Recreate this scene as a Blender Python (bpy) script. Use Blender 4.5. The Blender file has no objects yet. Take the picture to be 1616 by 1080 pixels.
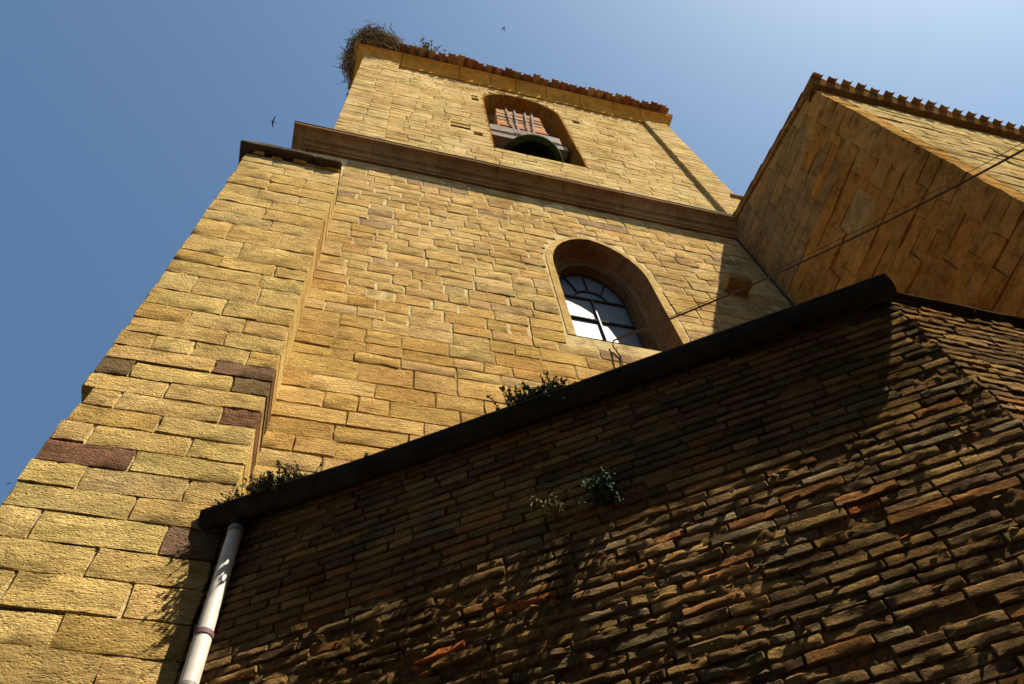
import bpy, bmesh, math, random
from mathutils import Vector, Matrix, noise

# ------------------------------------------------------------------ scene, camera, light
scene = bpy.context.scene
col = scene.collection
F_PX, CXP, CYP = 1330.0, 808.0, 540.0
# rows: camera right, camera down, camera forward, written in world axes
# world: X along the tower front, Y into the tower, Z up; origin at the photographer's eye
CR = Vector((0.9685, -0.2355, -0.0809)); CD = Vector((0.1703, 0.8635, -0.4747)); CF = Vector((0.1816, 0.4460, 0.8764))
CF.normalize(); CR = (CR - CF * CR.dot(CF)).normalized(); CD = CF.cross(CR).normalized()
cam_data = bpy.data.cameras.new('camera'); cam = bpy.data.objects.new('camera', cam_data); col.objects.link(cam)
cam_data.sensor_fit = 'HORIZONTAL'; cam_data.sensor_width = 36.0; cam_data.lens = F_PX / 1616.0 * 36.0
cam_data.clip_start = 0.05; cam_data.clip_end = 5000
cam.matrix_world = Matrix(((CR.x, -CD.x, -CF.x, 0), (CR.y, -CD.y, -CF.y, 0), (CR.z, -CD.z, -CF.z, 0), (0, 0, 0, 1)))
scene.camera = cam

SUN = Vector((1.01, -1.0, 2.40)).normalized()        # direction towards the sun
sun_data = bpy.data.lights.new('sun', 'SUN'); sun_data.energy = 5.0; sun_data.angle = math.radians(0.53); sun_data.color = (1.0, 0.92, 0.79)
sun = bpy.data.objects.new('sun', sun_data); col.objects.link(sun)
sun.rotation_euler = SUN.to_track_quat('Z', 'Y').to_euler(); sun.location = SUN * 60

world = bpy.data.worlds.new('World'); scene.world = world; world.use_nodes = True
wn = world.node_tree.nodes; wl = world.node_tree.links; wn.clear()
sky = wn.new('ShaderNodeTexSky'); sky.sky_type = 'NISHITA'; sky.sun_disc = False
sky.sun_elevation = math.asin(SUN.z); sky.sun_rotation = math.atan2(SUN.x, SUN.y)
sky.altitude = 0; sky.air_density = 0.7; sky.dust_density = 1.0; sky.ozone_density = 4.0
bg = wn.new('ShaderNodeBackground'); bg.inputs['Strength'].default_value = 0.076
wo = wn.new('ShaderNodeOutputWorld'); haze_tint = wn.new('ShaderNodeVectorMath'); haze_tint.operation = 'MULTIPLY'; haze_tint.inputs[1].default_value = (0.95, 1.09, 1.0)
wl.new(sky.outputs[0], haze_tint.inputs[0]); wl.new(haze_tint.outputs[0], bg.inputs[0]); wl.new(bg.outputs[0], wo.inputs[0])

vs = scene.view_settings
vs.view_transform = 'Standard'; vs.look = 'None'; vs.gamma = 1.0; vs.use_curve_mapping = False; vs.exposure = 1.35
scene.cycles.use_denoising = True; scene.cycles.max_bounces = 6; scene.cycles.diffuse_bounces = 3; scene.cycles.caustics_reflective = False; scene.cycles.caustics_refractive = False

GROUND_Z = -1.6
rng = random.Random(7)

def ray(px, py):
    return CR * ((px - CXP) / F_PX) + CD * ((py - CYP) / F_PX) + CF
def proj(p):
    z = p.dot(CF)
    if z <= 0.01: return None
    return (CXP + F_PX * p.dot(CR) / z, CYP + F_PX * p.dot(CD) / z, z)

# ------------------------------------------------------------------ materials
def mat(name):
    m = bpy.data.materials.new(name); m.use_nodes = True
    nt = m.node_tree; b = nt.nodes['Principled BSDF']
    return m, nt, nt.nodes, nt.links, b
def ramp(nodes, stops):
    r = nodes.new('ShaderNodeValToRGB'); e = r.color_ramp.elements
    while len(e) < len(stops): e.new(0.5)
    for k, (p, c) in zip(e, stops): k.position = p; k.color = c if len(c) == 4 else (*c, 1)
    return r
def g(v): return (v, v, v, 1)
def noise_node(nodes, links, vec, scale, detail=6, rough=0.6, dist=0.0):
    n = nodes.new('ShaderNodeTexNoise'); n.inputs['Scale'].default_value = scale; n.inputs['Detail'].default_value = detail
    n.inputs['Roughness'].default_value = rough; n.inputs['Distortion'].default_value = dist
    links.new(vec, n.inputs['Vector']); return n
def mixc(nodes, links, typ, fac, a, b):
    n = nodes.new('ShaderNodeMix'); n.data_type = 'RGBA'; n.blend_type = typ
    for s, v in ((n.inputs[0], fac), (n.inputs[6], a), (n.inputs[7], b)):
        if hasattr(v, 'is_output'): links.new(v, s)
        else: s.default_value = v
    return n.outputs[2]
def mth(nodes, links, op, a, b=0.0):
    n = nodes.new('ShaderNodeMath'); n.operation = op
    for s, v in ((n.inputs[0], a), (n.inputs[1], b)):
        if hasattr(v, 'is_output'): links.new(v, s)
        else: s.default_value = v
    return n.outputs[0]

def masonry(name, colour=None, stretch=2.2, grain=60, bump=0.02, stain=(0.16, 0.11, 0.06), stain_amt=0.5, pits=0.5, mottle=0.45, rough=0.92, cracks=0.5):
    """weathered stone / brick / mortar. colour None -> per-piece 'tint' attribute"""
    m, nt, N, L, b = mat(name)
    geo = N.new('ShaderNodeNewGeometry')
    mp = N.new('ShaderNodeMapping'); mp.inputs['Scale'].default_value = (1, 1, stretch); L.new(geo.outputs['Position'], mp.inputs['Vector'])
    P, Q = geo.outputs['Position'], mp.outputs[0]
    if colour is None:
        at = N.new('ShaderNodeAttribute'); at.attribute_name = 'tint'; base = at.outputs['Color']
    else:
        base = (*colour, 1)
    n1 = noise_node(N, L, Q, 5.5, 8, 0.65, 0.3)
    r1 = ramp(N, [(0.28, g(1 - mottle)), (0.5, g(1.0)), (0.75, g(1 + mottle * 0.45))]); L.new(n1.outputs[0], r1.inputs[0])
    c = mixc(N, L, 'MULTIPLY', 1.0, base, r1.outputs[0])
    n2 = noise_node(N, L, P, grain, 5, 0.7)
    r2 = ramp(N, [(0.3, g(0.62)), (0.5, g(1.0)), (0.72, g(1.2))]); L.new(n2.outputs[0], r2.inputs[0])
    c = mixc(N, L, 'MULTIPLY', 0.8, c, r2.outputs[0])
    # blotches of grime and lichen with an outline of their own
    n3 = noise_node(N, L, Q, 2.1, 9, 0.72, 0.6)
    r3 = ramp(N, [(0.56, g(0)), (0.70, g(stain_amt))]); L.new(n3.outputs[0], r3.inputs[0])
    c = mixc(N, L, 'MIX', r3.outputs[0], c, (*stain, 1))
    # broad weathering: bleached and browner zones that run across the joints
    n6 = noise_node(N, L, P, 1.1, 6, 0.62, 0.4)
    r6 = ramp(N, [(0.32, (0.74, 0.70, 0.66)), (0.5, (1, 1, 1)), (0.68, (1.10, 1.12, 1.22))]); L.new(n6.outputs[0], r6.inputs[0])
    c = mixc(N, L, 'MULTIPLY', 1.0, c, r6.outputs[0])
    # scattered dark pock marks and flakes
    n7 = noise_node(N, L, Q, 11, 6, 0.7, 0.7)
    r7 = ramp(N, [(0.62, g(0)), (0.70, g(stain_amt * 0.7))]); L.new(n7.outputs[0], r7.inputs[0])
    c = mixc(N, L, 'MIX', r7.outputs[0], c, (*stain, 1))
    L.new(c, b.inputs['Base Color']); b.inputs['Roughness'].default_value = rough; b.inputs['Specular IOR Level'].default_value = 0.0
    # relief: grain + pits + flaking beds
    v = N.new('ShaderNodeTexVoronoi'); v.inputs['Scale'].default_value = grain * 0.42; L.new(Q, v.inputs['Vector'])
    rv = ramp(N, [(0.05, g(0)), (0.4, g(1))]); L.new(v.outputs['Distance'], rv.inputs[0])
    h = mth(N, L, 'MULTIPLY', rv.outputs[0], pits)
    h = mth(N, L, 'ADD', h, n2.outputs[0])
    n4 = noise_node(N, L, Q, grain * 0.2, 7, 0.7, 0.8)
    h = mth(N, L, 'ADD', h, mth(N, L, 'MULTIPLY', n4.outputs[0], 2.2))
    if cracks:
        mp2 = N.new('ShaderNodeMapping'); mp2.inputs['Scale'].default_value = (1.2, 1.2, 9); L.new(geo.outputs['Position'], mp2.inputs['Vector'])
        n5 = noise_node(N, L, mp2.outputs[0], 2.4, 8, 0.68, 0.9)
        r5 = ramp(N, [(0.36, g(0)), (0.43, g(1))]); L.new(n5.outputs[0], r5.inputs[0])
        h = mth(N, L, 'ADD', h, mth(N, L, 'MULTIPLY', r5.outputs[0], cracks))
    bp = N.new('ShaderNodeBump'); bp.inputs['Strength'].default_value = 1.0; bp.inputs['Distance'].default_value = bump
    L.new(h, bp.inputs['Height']); L.new(bp.outputs[0], b.inputs['Normal'])
    return m

def plain(name, colour, rough=0.6, metal=0.0, var=0.25, scale=14, bump=0.0, spec=0.3):
    m, nt, N, L, b = mat(name)
    geo = N.new('ShaderNodeNewGeometry')
    n = noise_node(N, L, geo.outputs['Position'], scale, 7, 0.65, 0.2)
    r = ramp(N, [(0.3, g(1 - var)), (0.7, g(1 + var))]); L.new(n.outputs[0], r.inputs[0])
    L.new(mixc(N, L, 'MULTIPLY', 1.0, (*colour, 1), r.outputs[0]), b.inputs['Base Color'])
    b.inputs['Roughness'].default_value = rough; b.inputs['Metallic'].default_value = metal; b.inputs['Specular IOR Level'].default_value = spec
    if bump:
        bp = N.new('ShaderNodeBump'); bp.inputs['Strength'].default_value = 1; bp.inputs['Distance'].default_value = bump
        L.new(n.outputs[0], bp.inputs['Height']); L.new(bp.outputs[0], b.inputs['Normal'])
    return m

M = {}
M['ashlar'] = masonry('buttress_sandstone', None, 1.9, 70, 0.022, stain=(0.25, 0.165, 0.065), stain_amt=0.6, pits=0.9, mottle=0.45, cracks=1.0)
M['rubble'] = masonry('tower_sandstone', None, 2.6, 60, 0.024, stain=(0.24, 0.17, 0.09), stain_amt=0.5, pits=0.6, mottle=0.38, cracks=0.9)
M['upper'] = masonry('belfry_sandstone', None, 2.8, 50, 0.018, stain=(0.30, 0.22, 0.11), stain_amt=0.45, pits=0.4, mottle=0.3, cracks=0.9)
M['nave'] = masonry('nave_sandstone', None, 1.4, 40, 0.020, stain=(0.11, 0.05, 0.015), stain_amt=0.8, pits=0.5, mottle=0.5, cracks=0.5)
M['cornice'] = masonry('cornice_sandstone', None, 1.0, 30, 0.006, stain=(0.14, 0.09, 0.06), stain_amt=0.55, pits=0.2, mottle=0.35, cracks=0.0)
M['mortar'] = masonry('lime_mortar', (0.55, 0.41, 0.19), 1.0, 70, 0.012, stain=(0.42, 0.28, 0.10), stain_amt=0.7, pits=0.4, cracks=0.0)
M['mortar_dark'] = masonry('ochre_mortar', (0.38, 0.24, 0.085), 1.0, 70, 0.012, stain_amt=0.6, pits=0.4, cracks=0.0)
M['surround'] = masonry('window_render', (0.48, 0.32, 0.115), 1.0, 55, 0.014, stain=(0.36, 0.22, 0.08), stain_amt=0.6, pits=0.4, mottle=0.35, cracks=0.0)
M['reveal'] = masonry('reveal_stone', (0.25, 0.135, 0.055), 1.0, 30, 0.01, stain=(0.10, 0.06, 0.03), stain_amt=0.7, pits=0.3, cracks=0.2)  # colour darkened to put the recess shade into the stone
M['brick'] = masonry('weathered_brick', None, 1.3, 75, 0.015, stain=(0.055, 0.045, 0.03), stain_amt=0.75, pits=0.5, mottle=0.5, cracks=0.4)
M['bed'] = masonry('brick_bedding', (0.16, 0.09, 0.032), 1.2, 60, 0.014, stain=(0.07, 0.05, 0.03), stain_amt=0.8, pits=0.6, cracks=0.4)
M['tile'] = masonry('clay_roof_tile', None, 1.0, 45, 0.004, stain=(0.13, 0.09, 0.05), stain_amt=0.7, pits=0.2, cracks=0.0)
M['slate'] = masonry('grey_slab', (0.085, 0.065, 0.042), 1.0, 40, 0.008, stain=(0.05, 0.04, 0.03), pits=0.3, cracks=0.3)
M['lead'] = plain('lead_capping', (0.03, 0.03, 0.022), 0.8, 0.0, 0.3, 6, 0, 0.08)
M['gutter'] = plain('painted_zinc_gutter', (0.030, 0.023, 0.015), 0.9, 0.0, 0.45, 7, 0.003, 0.04)
M['pvc'] = plain('cream_plastic_pipe', (0.56, 0.51, 0.42), 0.5, 0.0, 0.14, 9, 0, 0.3)
M['pvc_grey'] = plain('grey_plastic_outlet', (0.20, 0.18, 0.15), 0.5, 0.0, 0.1, 8)
M['ring'] = plain('mauve_rubber_ring', (0.13, 0.05, 0.07), 0.7, 0.0, 0.1, 20)
M['iron'] = plain('window_iron', (0.02, 0.019, 0.018), 0.6, 0.2, 0.2, 20)
M['strap'] = plain('galvanised_strap', (0.20, 0.155, 0.13), 0.95, 0.0, 0.35, 18, 0, 0.02)
M['bronze'] = plain('verdigris_bronze', (0.03, 0.05, 0.025), 0.95, 0.0, 0.4, 5, 0.002, 0.03)
M['cable'] = plain('grey_cable', (0.075, 0.055, 0.038), 0.9, 0.0, 0.3, 30)
M['tail'] = plain('dark_cable', (0.05, 0.038, 0.026), 0.9, 0.0, 0.3, 30, 0, 0.03)
M['feather'] = plain('dark_feather', (0.03, 0.024, 0.022), 0.7, 0.0, 0.2, 30)
M['twig'] = masonry('twig', None, 1.0, 60, 0.002, stain_amt=0.2, pits=0, cracks=0)
M['nestmass'] = masonry('packed_nest_litter', (0.09, 0.07, 0.045), 1.0, 40, 0.03, stain_amt=0.4)
M['render'] = masonry('ochre_render', (0.17, 0.125, 0.075), 1.0, 30, 0.004, stain_amt=0.4)
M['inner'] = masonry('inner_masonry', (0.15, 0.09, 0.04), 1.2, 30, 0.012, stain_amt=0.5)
M['plank'] = masonry('yoke_plank', None, 4.0, 40, 0.003, stain=(0.25, 0.12, 0.07), stain_amt=0.4, pits=0.1, mottle=0.3, cracks=0.2)
M['ground'] = masonry('street_paving', (0.10, 0.085, 0.065), 1.0, 25, 0.006, stain_amt=0.4)
M['roofing'] = masonry('roof_surface', (0.24, 0.13, 0.07), 1.0, 25, 0.01, stain_amt=0.5)

def leaf_mat(name, colour):
    m, nt, N, L, b = mat(name)
    geo = N.new('ShaderNodeNewGeometry')
    r = ramp(N, [(0.0, tuple(c * 0.55 for c in colour)), (0.6, colour), (1.0, (colour[0] * 1.9, colour[1] * 1.6, colour[2] * 1.6))])
    L.new(geo.outputs['Random Per Island'], r.inputs[0]); L.new(r.outputs[0], b.inputs['Base Color'])
    b.inputs['Roughness'].default_value = 0.85; b.inputs['Specular IOR Level'].default_value = 0.12
    b.inputs['Transmission Weight'].default_value = 0.0
    return m
M['leaf'] = leaf_mat('grey_green_leaf', (0.075, 0.095, 0.045))
M['leaf_ivy'] = leaf_mat('dark_glossy_leaf', (0.035, 0.075, 0.03))
M['leaf_dry'] = leaf_mat('dry_yellow_leaf', (0.16, 0.15, 0.06))

def glass_mat():
    m, nt, N, L, b = mat('ribbed_obscure_glass')
    geo = N.new('ShaderNodeNewGeometry')
    w = N.new('ShaderNodeTexWave'); w.inputs['Scale'].default_value = 22; w.bands_direction = 'DIAGONAL'; w.inputs['Distortion'].default_value = 0.3
    L.new(geo.outputs['Position'], w.inputs['Vector'])
    n = noise_node(N, L, geo.outputs['Position'], 3, 4)
    r = ramp(N, [(0.3, (0.07, 0.085, 0.085)), (0.7, (0.11, 0.125, 0.12))]); L.new(n.outputs[0], r.inputs[0])
    L.new(r.outputs[0], b.inputs['Base Color']); b.inputs['Roughness'].default_value = 0.55
    bp = N.new('ShaderNodeBump'); bp.inputs['Distance'].default_value = 0.004; L.new(w.outputs[0], bp.inputs['Height']); L.new(bp.outputs[0], b.inputs['Normal'])
    return m
M['glass'] = glass_mat()

# ------------------------------------------------------------------ object helpers
def thing(name, label, cat, loc=(0, 0, 0), group=None):
    o = bpy.data.objects.new(name, None); col.objects.link(o); o.location = loc; o.empty_display_size = 0.3
    tag(o, label, cat, group); return o
def tag(o, label, cat, group=None):
    o['label'] = label; o['category'] = cat
    if group: o['group'] = group
    return o
ORIG = {}
def link(name, me, material, parent=None, centre=None):
    """verts given in world coordinates; origin moved to the piece's centre"""
    o = bpy.data.objects.new(name, me)
    if centre is None:
        if len(me.vertices):
            xs = [v.co for v in me.vertices]
            centre = sum(xs, Vector()) / len(xs)
        else: centre = Vector()
    me.transform(Matrix.Translation(-centre))
    if material: me.materials.append(material)
    col.objects.link(o); ORIG[o.name] = centre.copy()
    o.location = centre
    if parent:
        o.parent = parent
        o.location = centre - ORIG.get(parent.name, Vector(parent.location))
    return o
def part(name, verts, faces, material, parent=None, smooth=False, tint=None, tints=None):
    me = bpy.data.meshes.new(name); me.from_pydata([tuple(v) for v in verts], [], faces)
    if smooth: me.polygons.foreach_set('use_smooth', [True] * len(me.polygons))
    if smooth: me.set_sharp_from_angle(angle=math.radians(30))
    if tint is not None or tints is not None:
        a = me.color_attributes.new('tint', 'FLOAT_COLOR', 'POINT')
        if tints is None: tints = [tint] * len(verts)
        a.data.foreach_set('color', [x for t in tints for x in (t[0], t[1], t[2], 1.0)])
    me.validate(); me.update()
    return link(name, me, material, parent)
class MB:
    def __init__(s): s.v = []; s.f = []; s.t = []
    def add(s, v, f, t=(1, 1, 1)):
        k = len(s.v); s.v += [Vector(x) for x in v]; s.f += [tuple(i + k for i in q) for q in f]; s.t += [t] * len(v)
    def box(s, lo, hi, t=(1, 1, 1)):
        x0, y0, z0 = lo; x1, y1, z1 = hi
        s.add([(x0, y0, z0), (x1, y0, z0), (x1, y1, z0), (x0, y1, z0), (x0, y0, z1), (x1, y0, z1), (x1, y1, z1), (x0, y1, z1)],
              [(3, 2, 1, 0), (4, 5, 6, 7), (0, 1, 5, 4), (1, 2, 6, 5), (2, 3, 7, 6), (3, 0, 4, 7)], t)
    def tube(s, pts, r, n=8, t=(1, 1, 1), cap=True):
        pts = [Vector(p) for p in pts]; rr = r if isinstance(r, (list, tuple)) else [r] * len(pts)
        k = len(s.v); up = Vector((0.31, 0.17, 0.93))
        for i, p in enumerate(pts):
            d = (pts[min(i + 1, len(pts) - 1)] - pts[max(i - 1, 0)]).normalized()
            a = d.cross(up)
            if a.length < 0.05: a = d.cross(Vector((1, 0, 0)))
            a.normalize(); b = d.cross(a)
            for j in range(n):
                q = 2 * math.pi * j / n; s.v.append(p + a * (rr[i] * math.cos(q)) + b * (rr[i] * math.sin(q))); s.t.append(t)
        for i in range(len(pts) - 1):
            for j in range(n):
                s.f.append((k + i * n + j, k + i * n + (j + 1) % n, k + (i + 1) * n + (j + 1) % n, k + (i + 1) * n + j))
        if cap:
            s.f.append(tuple(k + j for j in reversed(range(n)))); e = k + (len(pts) - 1) * n; s.f.append(tuple(e + j for j in range(n)))
    def build(s, name, material, parent=None, smooth=False):
        return part(name, s.v, s.f, material, parent, smooth, tints=s.t)

class Frame:
    """a wall face: o origin, u along, n outward, z up"""
    def __init__(s, o, u, n): s.o = Vector(o); s.u = Vector(u).normalized(); s.n = Vector(n).normalized()
    def p(s, x, y, z): return s.o + s.u * x + s.n * y + Vector((0, 0, z))   # y = outward

def block(fr, x0, x1, z0, z1, depth, bev, jit, face=0.0, kx=2, kz=1, tilt=0.0, R=rng, rough=0.0):
    """an uneven worked stone or brick: cushioned front grid, sides, open back (set into the bedding)"""
    w, h = x1 - x0, z1 - z0; bev = min(bev, w * 0.3, h * 0.3)
    us = [0, bev] + [bev + (w - 2 * bev) * i / kx for i in range(1, kx)] + [w - bev, w]
    ws = [0, bev] + [bev + (h - 2 * bev) * i / kz for i in range(1, kz)] + [h - bev, h]
    nu, nw = len(us), len(ws); V = []; ph = R.random() * 50
    tx = R.uniform(-tilt, tilt); tz = R.uniform(-tilt, tilt)
    for j, b in enumerate(ws):
        for i, a in enumerate(us):
            edge = i in (0, nu - 1) or j in (0, nw - 1); corner = i in (0, nu - 1) and j in (0, nw - 1)
            y = face - (bev * 0.9 if edge else 0) + R.gauss(0, jit * 0.25) + tx * (a - w / 2) + tz * (b - h / 2)
            if rough: y += rough * noise.noise(Vector((a * 14 + ph, b * 20, ph)))
            xx, zz = a, b
            if corner:
                xx += (bev * 0.5 if i == 0 else -bev * 0.5); zz += (bev * 0.4 if j == 0 else -bev * 0.4)
            V.append(fr.p(x0 + xx + R.uniform(-jit, jit) * (0.7 if edge else 1), y, z0 + zz + R.uniform(-jit, jit) * 0.7))
    Fc = [(j * nu + i, j * nu + i + 1, (j + 1) * nu + i + 1, (j + 1) * nu + i) for j in range(nw - 1) for i in range(nu - 1)]
    rim = [i for i in range(nu)] + [j * nu + nu - 1 for j in range(1, nw)] + [(nw - 1) * nu + i for i in range(nu - 2, -1, -1)] + [j * nu for j in range(nw - 2, 0, -1)]
    k = len(V)
    for r_ in rim: V.append(V[r_] - fr.n * depth)
    L_ = len(rim)
    for a in range(L_):
        b = (a + 1) % L_; Fc.append((rim[b], rim[a], k + a, k + b))
    # keep outward orientation whatever the handedness of the frame
    if fr.u.cross(Vector((0, 0, 1))).dot(fr.n) < 0: Fc = [tuple(reversed(q)) for q in Fc]
    return V, Fc

def area_px(V, nfront):
    q = [proj(v) for v in V]
    if any(a is None for a in q): return 0
    xs = [a[0] for a in q[:nfront]]; ys = [a[1] for a in q[:nfront]]
    cx, cy = sum(xs) / len(xs), sum(ys) / len(ys)
    if not (-30 < cx < 1646 and -30 < cy < 1110): return -1
    return (max(xs) - min(xs)) * (max(ys) - min(ys))
def seen_ok(c, margin=170):
    q = proj(c)
    return q is not None and -margin < q[0] < 1616 + margin and -margin < q[1] < 1080 + margin

PALETTE = {
    'buttress': [((0.579, 0.391, 0.133), 5), ((0.556, 0.375, 0.130), 4), ((0.594, 0.411, 0.148), 3), ((0.556, 0.359, 0.109), 3), ((0.549, 0.383, 0.148), 2)],
    'tower': [((0.563, 0.351, 0.113), 5), ((0.590, 0.381, 0.134), 5), ((0.529, 0.321, 0.096), 4), ((0.563, 0.375, 0.146), 3), ((0.503, 0.298, 0.090), 2)],
    'towerhi': [((0.563, 0.368, 0.134), 5), ((0.577, 0.385, 0.151), 4), ((0.519, 0.331, 0.115), 4), ((0.519, 0.349, 0.146), 2), ((0.469, 0.303, 0.125), 1.4)],
    'belfry': [((0.502, 0.353, 0.140), 5), ((0.478, 0.332, 0.129), 5), ((0.526, 0.378, 0.165), 3), ((0.455, 0.312, 0.125), 3)],
    'nave': [((0.456, 0.213, 0.042), 5), ((0.481, 0.224, 0.046), 4), ((0.421, 0.192, 0.039), 3), ((0.447, 0.220, 0.053), 2)],
    'navegrey': [((0.311, 0.190, 0.073), 4), ((0.337, 0.201, 0.073), 3), ((0.274, 0.173, 0.073), 2)],
    'brick': [((0.207, 0.125, 0.050), 5), ((0.266, 0.156, 0.057), 4), ((0.148, 0.091, 0.042), 4), ((0.305, 0.181, 0.061), 2), ((0.266, 0.125, 0.042), 2), ((0.187, 0.131, 0.062), 2)],
    'tile': [((0.30, 0.15, 0.06), 4), ((0.34, 0.19, 0.08), 3), ((0.24, 0.11, 0.05), 3), ((0.36, 0.25, 0.10), 2), ((0.32, 0.10, 0.035), 1)],
    'twig': [((0.20, 0.155, 0.105), 4), ((0.11, 0.085, 0.058), 3), ((0.32, 0.26, 0.18), 3), ((0.44, 0.37, 0.26), 2)],
    'plank': [((0.48, 0.26, 0.14), 3), ((0.44, 0.17, 0.075), 2), ((0.45, 0.29, 0.18), 2)],
}
BROWN = (0.22, 0.130, 0.070)
def tint(pal, R=rng, var=0.09):
    t = R.choices([p[0] for p in PALETTE[pal]], [p[1] for p in PALETTE[pal]])[0]
    k = 1 + R.uniform(-var, var); return tuple(c * k * (1 + R.uniform(-0.03, 0.03)) for c in t)

def emit(pieces, name, material, default_parent, limit, stuffname=None):
    """the `limit` pieces that show largest become objects, the rest one joined mesh per parent"""
    pieces.sort(key=lambda r: -r['a'])
    rest = {}
    for i, r in enumerate(pieces):
        if i < limit and r['a'] > 0:
            part(name, r['v'], r['f'], r.get('m', material), r.get('p', default_parent), True, r['t'])
        else:
            rest.setdefault((r.get('p', default_parent), r.get('m', material)), []).append(r)
    for (p, m), rs in rest.items():
        b = MB()
        for r in rs: b.add(r['v'], r['f'], r['t'])
        o = b.build(stuffname or name, m, p, True); o['kind'] = 'stuff'

def plate(name, fr, outer, holes, material, parent, y=0.0, yfun=None):
    """a flat wall core with openings cut through it"""
    bm = bmesh.new()
    for loop in [outer] + holes:
        vs_ = [bm.verts.new(fr.p(a, yfun(b) if yfun else y, b)) for a, b in loop]
        for i in range(len(vs_)): bm.edges.new((vs_[i], vs_[(i + 1) % len(vs_)]))
    bmesh.ops.triangle_fill(bm, edges=bm.edges[:], use_beauty=True, use_dissolve=False)
    bmesh.ops.recalc_face_normals(bm, faces=bm.faces[:])
    me = bpy.data.meshes.new(name); bm.to_mesh(me); bm.free()
    return link(name, me, material, parent)
def loft(name, loops, material, parent, close=True, smooth=False, mats=None):
    """skin between successive loops (lists of points of equal length)"""
    n = len(loops[0]); V = [p for l in loops for p in l]; Fc = []
    for k in range(len(loops) - 1):
        for i in range(n if close else n - 1):
            j = (i + 1) % n; Fc.append((k * n + i, k * n + j, (k + 1) * n + j, (k + 1) * n + i))
    return part(name, V, Fc, material, parent, smooth)

# ------------------------------------------------------------------ ground
bm = MB(); bm.add([(-300, -300, GROUND_Z), (300, -300, GROUND_Z), (300, 300, GROUND_Z), (-300, 300, GROUND_Z)], [(0, 1, 2, 3)])
gr = bm.build('ground', M['ground']); gr['kind'] = 'structure'; gr['label'] = 'paved street ground around the church'

# ------------------------------------------------------------------ the church tower
YT, YU, YB = 4.5, 4.7, 3.95            # planes of lower wall, belfry wall, buttress front
tower = thing('church_tower', 'tall ochre sandstone bell tower with arched belfry opening and corner buttress', 'tower', (3.3, 8.5, GROUND_Z))
FT = Frame((0, YT, 0), (1, 0, 0), (0, -1, 0)); FU = Frame((0, YU, 0), (1, 0, 0), (0, -1, 0)); FB = Frame((0, YB, 0), (1, 0, 0), (0, -1, 0))
TXL, TXR = -1.33, 8.25; UXL, UXR = -1.10, 8.06; BXL, BXR = -1.955, -0.615
NX, NY = 6.773, 1.46                   # nave side wall plane and front wall plane

def arch(xl, xr, zs, zt, n=14, point=0.0):
    """outline from the left springing over the crown to the right springing"""
    xc, r = (xl + xr) / 2, (xr - xl) / 2; out = []
    for i in range(n + 1):
        a = math.pi * (1 - i / n); c, s = math.cos(a), math.sin(a)
        s2 = s + point * (1 - abs(c)) * 0.5
        out.append((xc + r * math.copysign(abs(c) ** 0.96, c), zs + (zt - zs) * s2 / (1 + point * 0.5)))
    return out
def opening(xl, xr, z0, zs, zt, n=14, point=0.0):
    return [(xl, z0)] + arch(xl, xr, zs, zt, n, point) + [(xr, z0)]

WIN = opening(2.72, 4.26, 9.34, 11.70, 13.04, 14, 0.30)
WIN2 = opening(2.84, 4.15, 9.40, 11.85, 12.95, 14, 0.12)
GLS = opening(2.93, 4.06, 9.45, 11.80, 12.76, 14, 0.10)
BEL = opening(2.27, 4.45, 18.52, 23.25, 24.62, 14, 0.0)
BEL2 = opening(2.72, 4.10, 18.6, 23.0, 24.25, 14, 0.0)

def span_at(outline, z):
    """x extent of an opening at height z, or None"""
    xs = []
    for (a, b), (c, d) in zip(outline, outline[1:] + outline[:1]):
        if (b - z) * (d - z) <= 0 and b != d: xs.append(a + (c - a) * (z - b) / (d - b))
    return (min(xs), max(xs)) if len(xs) >= 2 else None
def blocked(outlines, z0, z1, grow=0.0):
    out = []
    for o in outlines:
        sp = [s for s in (span_at(o, z0 + (z1 - z0) * k / 4) for k in range(5)) if s]
        if sp: out.append((min(s[0] for s in sp) - grow, max(s[1] for s in sp) + grow))
    return out

def rows(z, top, h, var, R=rng):
    out = [z]
    while out[-1] < top - h * 0.6: out.append(out[-1] + h * (1 + R.uniform(-var, var)))
    out[-1] = top; return out
def cut(xa, xb, blocks):
    iv = [(xa, xb)]
    for l, r in blocks:
        nv = []
        for a, b in iv:
            if r <= a or l >= b: nv.append((a, b))
            else:
                if l - a > 0.06: nv.append((a, l))
                if b - r > 0.06: nv.append((r, b))
        iv = nv
    return iv
def split(a, b, lo, hi, R=rng, joints=None):
    out = []; x = a
    if joints:
        xs = [a] + [j for j in joints if a + 0.05 < j < b - 0.05] + [b]; return list(zip(xs, xs[1:]))
    while b - x > hi * 1.25:
        w = R.uniform(lo, hi); out.append((x, x + w)); x += w
    if b - x > hi and R.random() < 0.8:
        m_ = x + (b - x) * R.uniform(0.4, 0.6); out += [(x, m_), (m_, b)]
    else: out.append((x, b))
    return out

tower_pieces = []
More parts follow.
